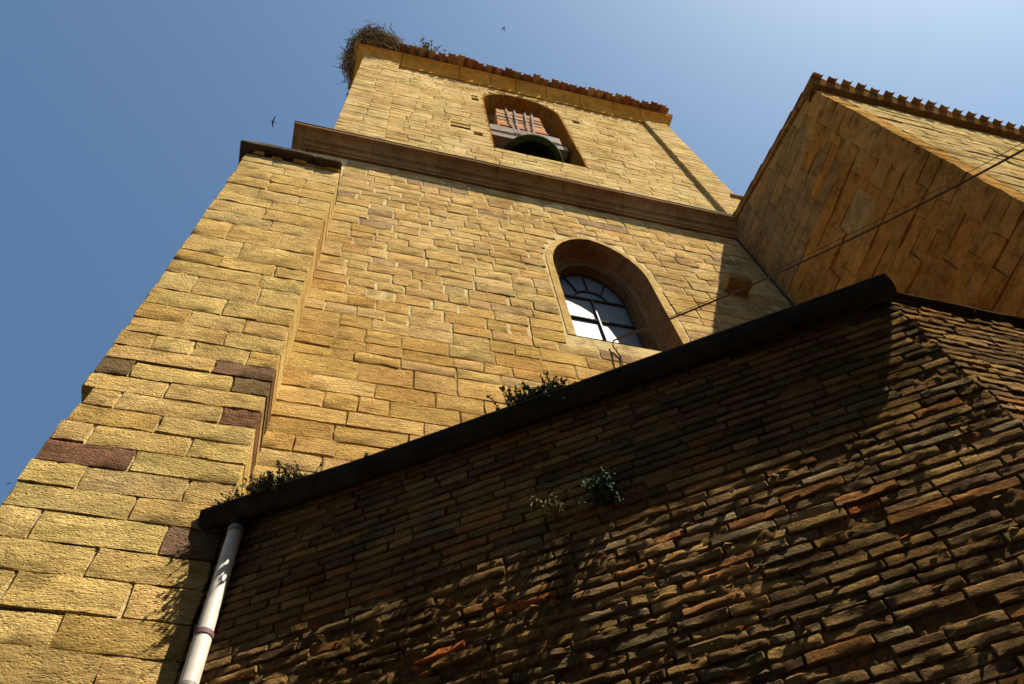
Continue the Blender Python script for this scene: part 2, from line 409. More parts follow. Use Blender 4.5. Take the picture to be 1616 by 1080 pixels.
# --- buttress: courses and joints as the photograph shows them
buttress = part('buttress', *(lambda b: (b.v, b.f))((lambda b: (b.box((BXL + 0.07, YB + 0.010, GROUND_Z), (BXR - 0.025, 5.4, 12.2)), b)[1])(MB())), M['mortar'], tower)
bz = [2.36, 2.6, 2.83, 3.07, 3.32, 3.57, 3.84, 4.09, 4.36, 4.595, 4.84, 5.08, 5.315, 5.54, 5.775, 6.0, 6.24, 6.46, 6.71, 6.98, 7.27, 7.60, 7.99, 8.30, 8.57, 9.03, 9.52, 9.83, 10.2, 10.5, 10.85, 11.2, 11.55, 11.85, 12.16]
bj = {2.83: [-1.4, -0.8], 3.07: [-1.0], 3.32: [-1.29], 3.57: [-1.65, -1.01], 3.84: [-1.29], 4.09: [-1.70, -0.95], 4.36: [-1.21], 4.595: [-1.60, -0.94], 4.84: [-1.35],
      5.08: [-1.71, -1.03], 5.315: [-1.31], 5.54: [-1.67, -0.90], 5.775: [-1.37], 6.0: [-1.70, -0.92], 6.24: [-1.11], 6.46: [-1.67, -1.34, -0.88], 6.71: [-1.12], 6.98: [-1.5, -1.01],
      7.27: [-1.25], 7.60: [-1.62, -1.0], 7.99: [-1.05], 8.30: [-1.5, -0.95], 8.57: [-1.38], 9.03: [-1.6, -1.02], 9.52: [-1.2]}
brown = {(4.84, 0), (5.54, 2), (6.0, 2), (6.24, 1), (6.0, 0), (4.09, 2)}
left_in = {5.54: 0.075, 5.315: 0.045, 5.775: -0.012, 5.08: 0.02, 6.46: 0.0, 7.27: 0.012}
for a, b in zip(bz, bz[1:]):
    xl = BXL + left_in.get(a, rng.uniform(-0.004, 0.012))
    for k, (x0, x1) in enumerate(split(xl, BXR, 0.38, 0.75, joints=bj.get(a))):
        last = x1 > BXR - 0.01
        jw = rng.uniform(0.003, 0.009)
        V, Fc = block(FB, x0 + (jw if k else 0), x1 - (0 if last else jw), a + rng.uniform(0.002, 0.008), b - rng.uniform(0.002, 0.008), 0.548 if last else (0.5 if k == 0 else 0.14), 0.007, 0.010,
                      0.003 + rng.uniform(-0.003, 0.003) * rng.choice([1, 1, 1, 2]), 4, 2, 0.005, rough=0.010)
        t = tint('buttress')
        if (a, k) in brown: t = tuple(c * rng.uniform(0.9, 1.15) for c in BROWN)
        elif a > 8.0: t = tuple(x * 0.6 + y * 0.4 for x, y in zip(t, tint('tower')))
        tower_pieces.append(dict(v=V, f=Fc, t=t, a=area_px(V, 5 * 7), p=buttress, m=M['ashlar']))
# slab cap over the buttress on small blocks
cap = MB()
cap.box((BXL + 0.06, YB + 0.02, 12.17), (BXR - 0.05, 5.2, 12.30))
cap_o = cap.build('buttress_cap', M['inner'], tower)
for x0, x1, dz in ((-2.07, -1.02, 0.0), (-1.015, -0.618, -0.035)):
    V, Fc = block(Frame((0, YB - 0.13, 0), (1, 0, 0), (0, -1, 0)), x0, x1, 12.30 + dz, 12.43 + dz, 1.3, 0.02, 0.012, 0, 5, 1)
    part('cap_slab', V, Fc, M['slate'], cap_o, True)
for x in (-1.86, -1.62, -1.30, -1.16, -0.97, -0.83):
    V, Fc = block(Frame((0, YB - 0.03, 0), (1, 0, 0), (0, -1, 0)), x, x + rng.uniform(0.12, 0.2), 12.18, 12.29, 0.2, 0.012, 0.008, rng.uniform(-0.03, 0.03))
    part('cap_block', V, Fc, M['nave'], cap_o, True, tint('nave'))

# --- lower wall
def tcore(z): return -0.020 + (0.0145 * min(1, max(0, (z - 6.2) / 2.6)))
lower = part('lower_wall', *(lambda b: (b.v, b.f))((lambda b: (b.box((TXL, 5.5, GROUND_Z), (TXR, 13.0, 14.75)), b)[1])(MB())), M['inner'], tower)
plate('mortar_face', FT, [(TXL, 4.0), (TXR, 4.0), (TXR, 8.8), (TXL, 8.8)], [], M['mortar_dark'], lower, yfun=tcore)
plate('mortar_face', FT, [(TXL, 8.8), (TXR, 8.8), (TXR, 14.8), (TXL, 14.8)], [WIN], M['mortar'], lower, y=-0.007)
part('wall_side', [(TXL, YT, GROUND_Z), (TXL, 13, GROUND_Z), (TXL, 13, 14.8), (TXL, YT, 14.8)], [(0, 1, 2, 3)], M['mortar_dark'], lower)
part('wall_side', [(TXR, YT, GROUND_Z), (TXR, 13, GROUND_Z), (TXR, 13, 14.8), (TXR, YT, 14.8)], [(3, 2, 1, 0)], M['mortar_dark'], lower)
tz = [5.55, 5.82, 6.07, 6.32, 6.58, 6.83, 7.12, 7.41, 7.78] + rows(7.78, 14.80, 0.262, 0.2)[1:]
GROW = 0.24
ring = [(x + (x - 3.49) * 0.0, z) for x, z in WIN]
for a, b in zip(tz, tz[1:]):
    hi = min(1, max(0, (a - 7.6) / 1.2))
    bl = blocked([WIN], a, b, 0.14)
    for xa, xb in cut(BXR - 0.05, NX + 0.05, bl):
        for x0, x1 in split(xa, xb, 0.30 - 0.04 * hi, 0.78 - 0.2 * hi):
            c = FT.p((x0 + x1) / 2, 0, a); q = proj(c)
            if not seen_ok(c) or q[1] > 796 - 0.343 * (q[0] - 327) + 95: continue
            jw = rng.uniform(0.004, 0.009) + hi * rng.choice([0, 0.003, 0.010, 0.020])
            V, Fc = block(FT, x0 + jw, x1 - jw, a + rng.uniform(0.002, 0.009), b - rng.uniform(0.002, 0.009), 0.12, 0.008 - 0.003 * hi, 0.009 - 0.002 * hi,
                          rng.uniform(-0.004, 0.004) * rng.choice([1, 1, 1, 2.5]) + 0.003 * hi, 3, 2, 0.007 - 0.004 * hi, rough=0.009 - 0.004 * hi)
            t = tint('tower' if a < 9.5 else 'towerhi')
            if rng.random() < (0.07 if a > 12.5 else 0.012): t = (0.36, 0.235, 0.115)
            tower_pieces.append(dict(v=V, f=Fc, t=t, a=area_px(V, 5 * 6), p=lower, m=M['rubble']))
# projecting stone beside the nave corner
V, Fc = block(Frame((0, YT - 0.26, 0), (1, 0, 0), (0, -1, 0)), 5.58, 5.98, 11.86, 12.10, 0.3, 0.02, 0.012, 0, 3, 2)
part('projecting_stone', V, Fc, M['rubble'], lower, True, (0.36, 0.22, 0.075))

# --- arched window in the lower wall
window = thing_w = part('window', [FT.p(x, -0.36, z) for x, z in WIN2] + [FT.p(x, -0.36, z) for x, z in GLS],
                        [(i, i + 1, len(WIN2) + i + 1, len(WIN2) + i) for i in range(len(WIN2) - 1)] + [(len(WIN2) - 1, 0, len(WIN2), 2 * len(WIN2) - 1)], M['inner'], tower)
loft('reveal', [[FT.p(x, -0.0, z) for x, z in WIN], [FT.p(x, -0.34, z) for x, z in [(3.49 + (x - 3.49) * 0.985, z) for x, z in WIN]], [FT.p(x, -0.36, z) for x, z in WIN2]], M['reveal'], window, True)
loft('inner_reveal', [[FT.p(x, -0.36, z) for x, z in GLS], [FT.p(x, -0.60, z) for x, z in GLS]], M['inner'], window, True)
# smooth rendered band round the opening, cut into stones
def grown(o, gx, base, gz=None):
    gz = gz or gx; n = len(o); xc = (o[0][0] + o[-1][0]) / 2; zs = o[1][1]; out = []
    for x, z in o:
        if z <= zs + 1e-6: out.append((x + math.copysign(gx, x - xc), z))
        else:
            d = Vector((x - xc, (z - zs) * 0.9)).normalized(); out.append((x + d.x * gx, z + d.y * gz))
    return out
def band(name, fr, o, gx, y0, y1, material, parent, joints, pal, R=rng, jw=0.004):
    og = grown(o, gx, 0); path = []
    # resample both outlines together
    for i in range(len(o) - 1):
        n = max(1, int(math.hypot(o[i + 1][0] - o[i][0], o[i + 1][1] - o[i][1]) / 0.12))
        for k in range(n):
            t = k / n; path.append(((o[i][0] + (o[i + 1][0] - o[i][0]) * t, o[i][1] + (o[i + 1][1] - o[i][1]) * t), (og[i][0] + (og[i + 1][0] - og[i][0]) * t, og[i][1] + (og[i + 1][1] - og[i][1]) * t)))
    path.append((o[-1], og[-1])); n = len(path); i = 0
    while i < n - 1:
        j = min(n - 1, i + R.randint(*joints)); seg = path[i:j + 1]; V = []; Fc = []
        e0 = 1e-3; wob = R.uniform(-0.05, 0.05) if len(seg) < 6 else 0
        for (a, b) in seg:
            b = (b[0] + (b[0] - a[0]) * wob, b[1] + (b[1] - a[1]) * wob)
            V += [fr.p(a[0], y0, a[1]), fr.p(a[0], y1 - 0.003, a[1]), fr.p(a[0] + (b[0] - a[0]) * .04, y1, a[1] + (b[1] - a[1]) * .04), fr.p(b[0] + (a[0] - b[0]) * .05, y1, b[1] + (a[1] - b[1]) * .05), fr.p(b[0], y1 - 0.006, b[1]), fr.p(b[0], y0, b[1])]
        # open a hairline joint at either end
        for e, s_ in ((0, 1), (len(seg) - 1, -1)):
            d = (V[(e + s_) * 6] - V[e * 6]).normalized() * jw
            for q in range(6): V[e * 6 + q] = V[e * 6 + q] + d
        m_ = len(seg)
        for k in range(m_ - 1):
            for q in range(5): Fc.append((k * 6 + q, k * 6 + q + 1, (k + 1) * 6 + q + 1, (k + 1) * 6 + q))
        Fc += [(5, 4, 3, 2, 1, 0), tuple((m_ - 1) * 6 + q for q in range(6))]
        part(name, V, Fc, material, parent, False, tint(pal))
        i = j
band('surround_stone', FT, WIN, 0.115, -0.10, 0.003, M['surround'], window, (4, 7), 'tower', jw=0.0015)
# glazing: one pane in each field between the bars
GX0, GX1, GXC, GY = 2.93, 4.06, 3.495, -0.555
fan = arch(GX0, GX1, 11.80, 12.76, 24, 0.10); R0 = 0.27
def pane(pts): part('pane', [FT.p(x, GY, z) for x, z in pts], [tuple(range(len(pts)))], M['glass'], window)
for xa, xb in ((GX0, GXC), (GXC, GX1)):
    for za, zb in ((9.45, 10.32), (10.32, 11.06), (11.06, 11.80)): pane([(xa, za), (xb, za), (xb, zb), (xa, zb)])
inner = [(GXC + R0 * math.cos(math.pi * (1 - i / 12)), 11.80 + R0 * 1.15 * math.sin(math.pi * (1 - i / 12))) for i in range(13)]
pane(inner)
sec = [(0, 0), (7, 3), (12, 6), (17, 9), (24, 12)]
for (f0, i0), (f1, i1) in zip(sec, sec[1:]): pane(inner[i0:i1 + 1] + list(reversed(fan[f0:f1 + 1])))
bars = [[(GX0, 11.80), (GX1, 11.80)], [(GX0, 11.06), (GX1, 11.06)], [(GX0, 10.32), (GX1, 10.32)], [(GXC, 9.45), (GXC, 11.80)]] + [inner, [(p[0], p[1]) for p in fan]] + [[inner[i], fan[f]] for f, i in sec[1:-1]] + [[(GX0, 9.45), (GX0, 11.8)], [(GX1, 9.45), (GX1, 11.8)]]
for k, bpts in enumerate(bars):
    b = MB(); b.tube([FT.p(x, GY + 0.02, z) for x, z in bpts], 0.022 if k < 4 else 0.016, 6); b.build('glazing_bar', M['iron'], window, True)
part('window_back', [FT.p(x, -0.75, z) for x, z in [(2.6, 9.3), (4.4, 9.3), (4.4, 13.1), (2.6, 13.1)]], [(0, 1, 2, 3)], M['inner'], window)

# --- main cornice, block by block, with mitred returns
def cornice(parent, name, prof, xl, xr, yf, yb, joints, material, pal, jw=0.003):
    n = len(prof)
    def seg(pa, pb, tt):
        V = pa + pb; Fc = [(i, i + 1, n + i + 1, n + i) for i in range(n - 1)] + [(n - 1, 0, n, 2 * n - 1), tuple(reversed(range(n))), tuple(range(n, 2 * n))]
        part(name, V, Fc, material, parent, False, tt)
    xs = [xl] + joints + [xr]
    for i, (a, b) in enumerate(zip(xs, xs[1:])):
        pa = [Vector(((a - o) if i == 0 else a + jw, yf - o, z)) for o, z in prof]
        pb = [Vector(((b + o) if i == len(xs) - 2 else b - jw, yf - o, z)) for o, z in prof]
        seg(pa, pb, tint(pal))
    seg([Vector((xl - o, yb, z)) for o, z in prof], [Vector((xl - o, yf - o, z)) for o, z in prof], tint(pal))
    seg([Vector((xr + o, yf - o, z)) for o, z in prof], [Vector((xr + o, yb, z)) for o, z in prof], tint(pal))
PALETTE['cornice'] = [((0.23, 0.125, 0.045), 3), ((0.20, 0.105, 0.04), 3), ((0.25, 0.145, 0.06), 2)]
PALETTE['eave'] = [((0.42, 0.195, 0.028), 3), ((0.36, 0.165, 0.026), 2), ((0.43, 0.21, 0.036), 2)]
main_c = part('main_cornice', [(TXL + 0.02, YT + 0.02, 14.76), (TXR - 0.02, YT + 0.02, 14.76), (TXR - 0.02, 12.9, 14.76), (TXL + 0.02, 12.9, 14.76), (TXL + 0.02, YT + 0.02, 15.15), (TXR - 0.02, YT + 0.02, 15.15), (TXR - 0.02, 12.9, 15.15), (TXL + 0.02, 12.9, 15.15)],
              [(3, 2, 1, 0), (4, 5, 6, 7), (0, 1, 5, 4), (1, 2, 6, 5), (2, 3, 7, 6), (3, 0, 4, 7)], M['inner'], tower)
prof = [(0.0, 14.70), (0.05, 14.70), (0.055, 14.76), (0.085, 14.78), (0.10, 14.86), (0.125, 14.885), (0.16, 14.90), (0.17, 14.93), (0.20, 14.98), (0.245, 15.03), (0.30, 15.06), (0.325, 15.07), (0.333, 15.09), (0.333, 15.16), (0.0, 15.16)]
cornice(main_c, 'cornice_block', prof, TXL, TXR, YT, 12.9, [-0.25, 0.92, 2.02, 3.28, 4.46, 5.55, 6.75], M['cornice'], 'cornice')
b = MB(); b.box((TXL - 0.345, YT - 0.345, 15.163), (TXR + 0.345, 13.2, 15.185)); b.build('lead_capping', M['lead'], main_c)
V = [(TXL - .33, YT - .33, 15.187), (TXR + .33, YT - .33, 15.187), (TXR + .33, 13.2, 15.187), (TXL - .33, 13.2, 15.187), (UXL + .1, YU + .05, 15.35), (UXR - .1, YU + .05, 15.35), (UXR - .1, 12.8, 15.35), (UXL + .1, 12.8, 15.35)]
part('cornice_weathering', V, [(0, 1, 5, 4), (1, 2, 6, 5), (2, 3, 7, 6), (3, 0, 4, 7)], M['inner'], main_c)

# --- belfry stage
UZ0, UZ1 = 15.3, 25.05
upper = part('belfry_wall', [(UXL, 13, UZ0), (UXR, 13, UZ0), (UXR, 13, UZ1), (UXL, 13, UZ1)], [(3, 2, 1, 0)], M['mortar_dark'], tower)
HOLES = [(4.80, 4.98, 22.88, 23.12), (1.95, 2.12, 23.0, 23.24), (1.32, 1.78, 19.60, 19.78), (1.86, 2.06, 19.3, 19.45)]
hl = [[(a, c), (b_, c), (b_, d), (a, d)] for a, b_, c, d in HOLES]
plate('mortar_face', FU, [(UXL + 0.03, UZ0), (UXR - 0.03, UZ0), (UXR - 0.03, UZ1), (UXL + 0.03, UZ1)], [BEL] + hl, M['mortar_dark'], upper, y=-0.022)
for a, b_, c, d in HOLES:
    q = MB(); P0 = [FU.p(a, -0.022, c), FU.p(b_, -0.022, c), FU.p(b_, -0.022, d), FU.p(a, -0.022, d)]; P1 = [p + Vector((0, 0.25, 0)) for p in P0]
    q.add(P0 + P1, [(0, 1, 5, 4), (1, 2, 6, 5), (2, 3, 7, 6), (3, 0, 4, 7), (4, 5, 6, 7)]); q.build('putlog_hole', M['inner'], upper)
for x in (UXL + 0.03, UXR - 0.03):
    part('wall_side', [(x, YU, UZ0), (x, 13, UZ0), (x, 13, UZ1), (x, YU, UZ1)], [(0, 1, 2, 3)], M['mortar_dark'], upper)
PXL, PXR, PP = -0.10, 7.30, 0.10       # corner pilasters stand a little proud
for xa, xb in ((UXL + 0.02, PXL - 0.02), (PXR + 0.02, UXR - 0.02)):
    q = MB(); q.box((xa, YU - PP + 0.02, UZ0), (xb, YU + 0.1, UZ1)); q.build('pilaster_core', M['mortar_dark'], upper)
uz = rows(16.6, UZ1, 0.268, 0.22)
for a, b in zip(uz, uz[1:]):
    holes = [(h[0], h[1]) for h in HOLES if a < h[3] - 0.02 and b > h[2] + 0.02]
    bl = blocked([BEL], a, b, 0.012) + holes
    for zone, (xa0, xb0) in enumerate(((UXL, PXL), (PXL + 0.004, PXR - 0.004), (PXR, UXR))):
        for xa, xb in cut(xa0, xb0, bl if zone == 1 else []):
            for x0, x1 in split(xa, xb, 0.32, 0.85):
                if not seen_ok(FU.p(x0, 0, a)): continue
                jw = rng.uniform(0.002, 0.010); ends = zone != 1 and (x0 <= xa0 + 0.001 or x1 >= xb0 - 0.001)
                V, Fc = block(FU, x0 + (0 if x0 == xa0 else jw), x1 - (0 if x1 == xb0 else jw), a + rng.uniform(0.002, 0.007), b - rng.uniform(0.002, 0.007), 0.4 if ends else 0.1, 0.005, 0.006,
                              rng.uniform(-0.003, 0.003) * rng.choice([1, 1, 1, 3]) + (PP if zone != 1 else 0), 3, 2, 0.005, rough=0.007)
                tower_pieces.append(dict(v=V, f=Fc, t=tint('belfry'), a=area_px(V, 5 * 6), p=upper, m=M['upper']))
# small slab sticking out of the right-hand edge
V, Fc = block(Frame((0, YU - 0.16, 0), (1, 0, 0), (0, -1, 0)), UXR - 0.18, UXR + 0.12, 18.28, 18.40, 0.5, 0.015, 0.006)
part('drip_stone', V, Fc, M['nave'], upper, True, (0.25, 0.18, 0.09))
# belfry arch: reveal, inner order and the dark chamber behind
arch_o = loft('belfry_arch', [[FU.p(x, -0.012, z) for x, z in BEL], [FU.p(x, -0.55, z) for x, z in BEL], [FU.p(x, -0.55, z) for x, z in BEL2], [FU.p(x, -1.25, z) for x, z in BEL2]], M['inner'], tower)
# soffit voussoirs and jamb stones lining the reveal
n = len(BEL)
pts = []
for i in range(n - 1):
    k = max(1, int(math.hypot(BEL[i + 1][0] - BEL[i][0], BEL[i + 1][1] - BEL[i][1]) / 0.32))
    for j in range(k): t = j / k; pts.append((BEL[i][0] + (BEL[i + 1][0] - BEL[i][0]) * t, BEL[i][1] + (BEL[i + 1][1] - BEL[i][1]) * t))
pts.append(BEL[-1])
for (a, b) in zip(pts, pts[1:]):
    d = Vector((b[0] - a[0], b[1] - a[1])); L_ = d.length; d.normalize(); nrm = Vector((d.y, -d.x))   # towards the inside of the opening
    e = 0.004; th = rng.uniform(0.008, 0.02); V = []
    for y in (-0.002, -0.54):
        for (s_, q) in ((e, -0.06), (L_ - e, -0.06), (L_ - e, th - 0.004), (L_ - e - 0.012, th), (e + 0.012, th), (e, th - 0.004)):
            p = Vector(a) + d * s_ + nrm * q; V.append(FU.p(p.x, y, p.y))
    part('voussoir', V, [tuple(range(6)), tuple(reversed(range(6, 12)))] + [(i, (i + 1) % 6, 6 + (i + 1) % 6, 6 + i) for i in range(6)], M['nave'], arch_o, False, tuple(c * 0.62 for c in tint('nave')))  # tint cut down to paint the soffit's shade into the stone
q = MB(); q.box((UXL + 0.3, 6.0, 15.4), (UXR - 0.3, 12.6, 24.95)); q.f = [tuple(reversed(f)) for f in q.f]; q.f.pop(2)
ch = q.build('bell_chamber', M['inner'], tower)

# --- eaves cornice and roof
eave = part('eaves_cornice', [(UXL + 0.02, YU + 0.02, 25.0), (UXR - 0.02, YU + 0.02, 25.0), (UXR - 0.02, 12.9, 25.0), (UXL + 0.02, 12.9, 25.0), (UXL + 0.02, YU + 0.02, 25.9), (UXR - 0.02, YU + 0.02, 25.9), (UXR - 0.02, 12.9, 25.9), (UXL + 0.02, 12.9, 25.9)],
            [(3, 2, 1, 0), (0, 1, 5, 4), (1, 2, 6, 5), (2, 3, 7, 6), (3, 0, 4, 7)], M['inner'], tower)
eprof = [(0.0, 25.0), (0.128, 25.0), (0.13, 25.06), (0.115, 25.08), (0.118, 25.25), (0.13, 25.40), (0.15, 25.54), (0.18, 25.65), (0.215, 25.72), (0.25, 25.75), (0.255, 25.77), (0.258, 25.90), (0.0, 25.90)]
eprof = [(max(0.0, o - 0.085 * max(0.0, (25.75 - z) / 0.73)), z) for o, z in eprof]
cornice(eave, 'cornice_block', eprof, UXL, UXR, YU, 12.9, [-0.06, 1.65, 2.6, 3.35, 4.3, 5.35, 6.4, 7.3], M['cornice'], 'eave', 0.009)
roof = part('tower_roof', [(UXL - .2, YU - .2, 25.93), (UXR + .2, YU - .2, 25.93), (UXR + .2, 13.2, 25.93), (UXL - .2, 13.2, 25.93), (3.48, 8.9, 28.2)], [(0, 1, 4), (1, 2, 4), (2, 3, 4), (3, 0, 4), (3, 2, 1, 0)], M['roofing'], tower)
def roof_tile(parent, o, along, out, L_=0.42, r=0.085, up=False, slope=0.3, jitter=1.0, thick=0.016):
    """half-round clay tile: up=False a channel (hollow side up), up=True a cover"""
    along = Vector(along); out = Vector(out); z = Vector((0, 0, 1)); back = (-out + z * slope).normalized(); nz = along.cross(back).normalized()
    if nz.z < 0: nz = -nz
    sg = 1 if up else -1; V = []; K = 7
    rt = rng.uniform(-0.06, 0.06) * jitter
    along2 = (along + back * rt).normalized()
    for t, rr in ((0.0, r * 1.08), (L_, r * 0.86)):
        for q in (rr, rr - thick):
            for i in range(K):
                a = math.pi * (0.06 + 0.88 * i / (K - 1)); V.append(Vector(o) + back * t + along2 * (q * math.cos(a)) + nz * (sg * q * math.sin(a) * 0.85 + (0 if up else r * 0.8)))
    Fc = []
    for i in range(K - 1):
        Fc += [(i, i + 1, K + i + 1, K + i), (2 * K + i, 3 * K + i, 3 * K + i + 1, 2 * K + i + 1), (i, 2 * K + i, 2 * K + i + 1, i + 1), (K + i, K + i + 1, 3 * K + i + 1, 3 * K + i)]
    Fc += [(0, K, 3 * K, 2 * K), (K - 1, 3 * K - 1, 4 * K - 1, 2 * K - 1)]
    t_ = tint('tile'); part('roof_tile', V, Fc, M['tile'], parent, False, t_)
x = UXL - 0.15
while x < UXR + 0.15:
    pr = 0.23 + rng.uniform(-0.04, 0.05)
    if 1.2 < x < 1.9: pr += 0.03
    roof_tile(roof, (x, YU - 0.255 - pr, 25.925), (1, 0, 0), (0, -1, 0), L_=0.5, r=0.10)
    roof_tile(roof, (x + 0.145, YU - 0.255 - pr + 0.07 + rng.uniform(-0.02, 0.03), 25.99), (1, 0, 0), (0, -1, 0), up=True)
    x += 0.29
y = YU - 0.1
while y < 9.0:
    roof_tile(roof, (UXL - 0.255 - 0.09 - rng.uniform(0, 0.04), y, 25.925), (0, 1, 0), (-1, 0, 0))
    roof_tile(roof, (UXL - 0.255 - 0.03, y + 0.145, 25.99), (0, 1, 0), (-1, 0, 0), up=True)
    y += 0.29
# lumpy corner stones at the two front corners
for x in (UXL - 0.28, UXR + 0.22):
    V, Fc = block(Frame((0, YU - 0.30, 0), (1, 0, 0), (0, -1, 0)), x - 0.06, x + 0.12, 25.84, 26.02, 0.5, 0.05, 0.012)
    part('corner_stone', V, Fc, M['cornice'], eave, True, (0.42, 0.28, 0.10))

emit(tower_pieces, 'stone', None, tower, 300)

# ------------------------------------------------------------------ the nave to the right
nave = thing('church_nave', 'projecting church wing with shaded side wall and clay tile eaves', 'church', (10.5, 4.0, GROUND_Z))
NXR, NYB = 19.0, 12.0
def ntop(y): return 14.20 + (y - 1.40) * 0.345           # the verge climbs towards the tower
FN = Frame((NX, 0, 0), (0, 1, 0), (-1, 0, 0)); FF = Frame((0, NY, 0), (1, 0, 0), (0, -1, 0))
b = MB(); b.box((NX + 0.03, NY + 0.03, GROUND_Z), (NXR, 4.46, 13.95)); nwall = b.build('nave_core', M['mortar_dark'], nave)
part('gable_core', [(NX + 0.03, NY + 0.05, 13.9), (NX + 0.03, 4.46, 13.9), (NX + 0.03, 4.46, ntop(4.46) - 0.05), (NX + 0.03, NY + 0.05, ntop(NY) - 0.05)], [(0, 3, 2, 1)], M['mortar_dark'], nave)
npieces = []
nside = part('side_wall', [FN.p(YT - 0.02, -0.025, 7), FN.p(NY + 0.05, -0.025, 7), FN.p(NY + 0.05, -0.025, 13.8), FN.p(YT - 0.02, -0.025, 13.8)], [(0, 1, 2, 3)], M['mortar_dark'], nave)
nz = rows(6.6, 15.4, 0.30, 0.2)
for ri, (a, b) in enumerate(zip(nz, nz[1:])):
    yend = 4.49
    ystart = NY
    if b > ntop(NY) - 0.04: ystart = NY + max(0, (b - 14.20 + 0.06) / 0.345 - 0.06)
    if yend - ystart < 0.15: continue
    holes = [(2.36, 3.0)] if (a < 11.38 and b > 11.2 and a + 0.2 > 11.0) else []
    for ya, yb in cut(ystart, yend, holes[:1] if ri % 1 == 0 else []):
        yy = split(ya, yb, 0.45, 1.05)
        if ya == NY: yy = [(NY, NY + (0.42 if ri % 2 else 0.75))] + split(NY + (0.42 if ri % 2 else 0.75), yb, 0.45, 1.05)
        for k, (y0, y1) in enumerate(yy):
            if not seen_ok(FN.p((y0 + y1) / 2, 0, a), 200): continue
            grey = (y0 + y1) / 2 > 2.35 + (13.2 - a) * 0.2 and a > 11.9
            top = min(b, 99)
            quoin = y0 <= NY + 0.001
            jn = rng.uniform(0.001, 0.009)
            V, Fc = block(FN, y0 + (0.0 if quoin else jn), y1 - jn, a + rng.uniform(0.001, 0.010), b - rng.uniform(0.001, 0.010), 0.10 if not quoin else 0.35, 0.006, 0.009 if not grey else 0.003,
                          (rng.uniform(-0.020, 0.016) if not grey else rng.uniform(-0.003, 0.003) - 0.004) + (0.006 if quoin else 0), 3, 2, 0.012 if not grey else 0.002, rough=0.028 if not grey else 0.003)
            t = tint('navegrey' if grey else 'nave')
            if quoin: t = (0.44, 0.24, 0.065)
            if not grey and rng.random() < 0.07: t = (0.42, 0.20, 0.045)
            npieces.append(dict(v=V, f=Fc, t=t, a=area_px(V, 30), p=nside))
# lit front wall
nfront = part('front_wall', [FF.p(NX + 0.05, -0.025, 5), FF.p(NXR, -0.025, 5), FF.p(NXR, -0.025, 14.0), FF.p(NX + 0.05, -0.025, 14.0)], [(0, 1, 2, 3)], M['mortar'], nave)
fz = rows(6.6, 13.95, 0.335, 0.16)
for ri, (a, b) in enumerate(zip(fz, fz[1:])):
    for x0, x1 in split(NX + 0.355, 17.0, 0.4, 0.9):
        if not seen_ok(FF.p((x0 + x1) / 2, 0, a), 250): continue
        V, Fc = block(FF, x0 + 0.004, x1 - 0.004, a + 0.004, b - 0.004, 0.1, 0.010, 0.006, rng.uniform(-0.012, 0.010), 3, 2, 0.015, rough=0.012)
        npieces.append(dict(v=V, f=Fc, t=tuple(c * 0.95 for c in tint('belfry')), a=area_px(V, 30), p=nfront))
emit(npieces, 'stone', M['nave'], nave, 300)
# eaves band, verge and roof
eb = MB(); eb.add([(NX - 0.05, NY - 0.10, 14.03), (NXR, NY - 0.10, 14.03), (NXR, NY + 0.2, 13.97), (NX - 0.05, NY + 0.2, 13.97), (NX - 0.05, NY - 0.16, 14.24), (NXR, NY - 0.16, 14.24), (NXR, NY + 0.2, 14.30), (NX - 0.05, NY + 0.2, 14.30)],
                   [(3, 2, 1, 0), (4, 5, 6, 7), (0, 1, 5, 4), (1, 2, 6, 5), (2, 3, 7, 6), (3, 0, 4, 7)], (0.20, 0.10, 0.03))
eb.build('eaves_band', M['nave'], nave)
nroof = part('nave_roof', [(NX - 0.015, NY - 0.14, ntop(NY - 0.14) + 0.03), (NXR, NY - 0.14, ntop(NY - 0.14) + 0.03), (NXR, 4.6, ntop(4.6) + 0.03), (NX - 0.015, 4.6, ntop(4.6) + 0.03),
                           (NX - 0.015, NY - 0.14, ntop(NY - 0.14) + 0.09), (NXR, NY - 0.14, ntop(NY - 0.14) + 0.09), (NXR, 4.6, ntop(4.6) + 0.09), (NX - 0.015, 4.6, ntop(4.6) + 0.09)],
              [(3, 2, 1, 0), (4, 5, 6, 7), (0, 1, 5, 4), (1, 2, 6, 5), (2, 3, 7, 6), (3, 0, 4, 7)], M['roofing'], nave)
x = NX + 0.08
while x < 13.0:
    pr = 0.09 + rng.uniform(-0.015, 0.02)
    roof_tile(nroof, (x, NY - 0.14 - pr, ntop(NY - 0.14 - pr) + 0.055), (1, 0, 0), (0, -1, 0), L_=0.45, r=0.082, slope=0.345, jitter=0.5)
    roof_tile(nroof, (x + 0.135, NY - 0.14 - pr + 0.09, ntop(NY - 0.14) + 0.12), (1, 0, 0), (0, -1, 0), L_=0.45, r=0.082, up=True, slope=0.345)
    x += 0.272
y = NY - 0.22
while y < 4.3:                                   # covers stepping up the verge
    roof_tile(nroof, (NX + 0.045, y, ntop(y) + 0.07), (1, 0, 0), (0, -1, 0), L_=0.44, r=0.085, up=True, slope=0.345, jitter=0.4)
    y += 0.36
# rough stones closing the verge
y = NY - 0.10
while y < 4.40:
    L_ = min(rng.uniform(0.3, 0.6), 4.48 - y); V, Fc = block(FN, y + 0.004, y + L_ - 0.004, 0, 0.085, 0.12, 0.012, 0.010, 0.018 + rng.uniform(-0.01, 0.012), 3, 1)
    V = [Vector((p.x, p.y, p.z + ntop(p.y) - 0.035)) for p in V]
    part('verge_stone', V, Fc, M['nave'], nroof, True, tint('navegrey')); y += L_
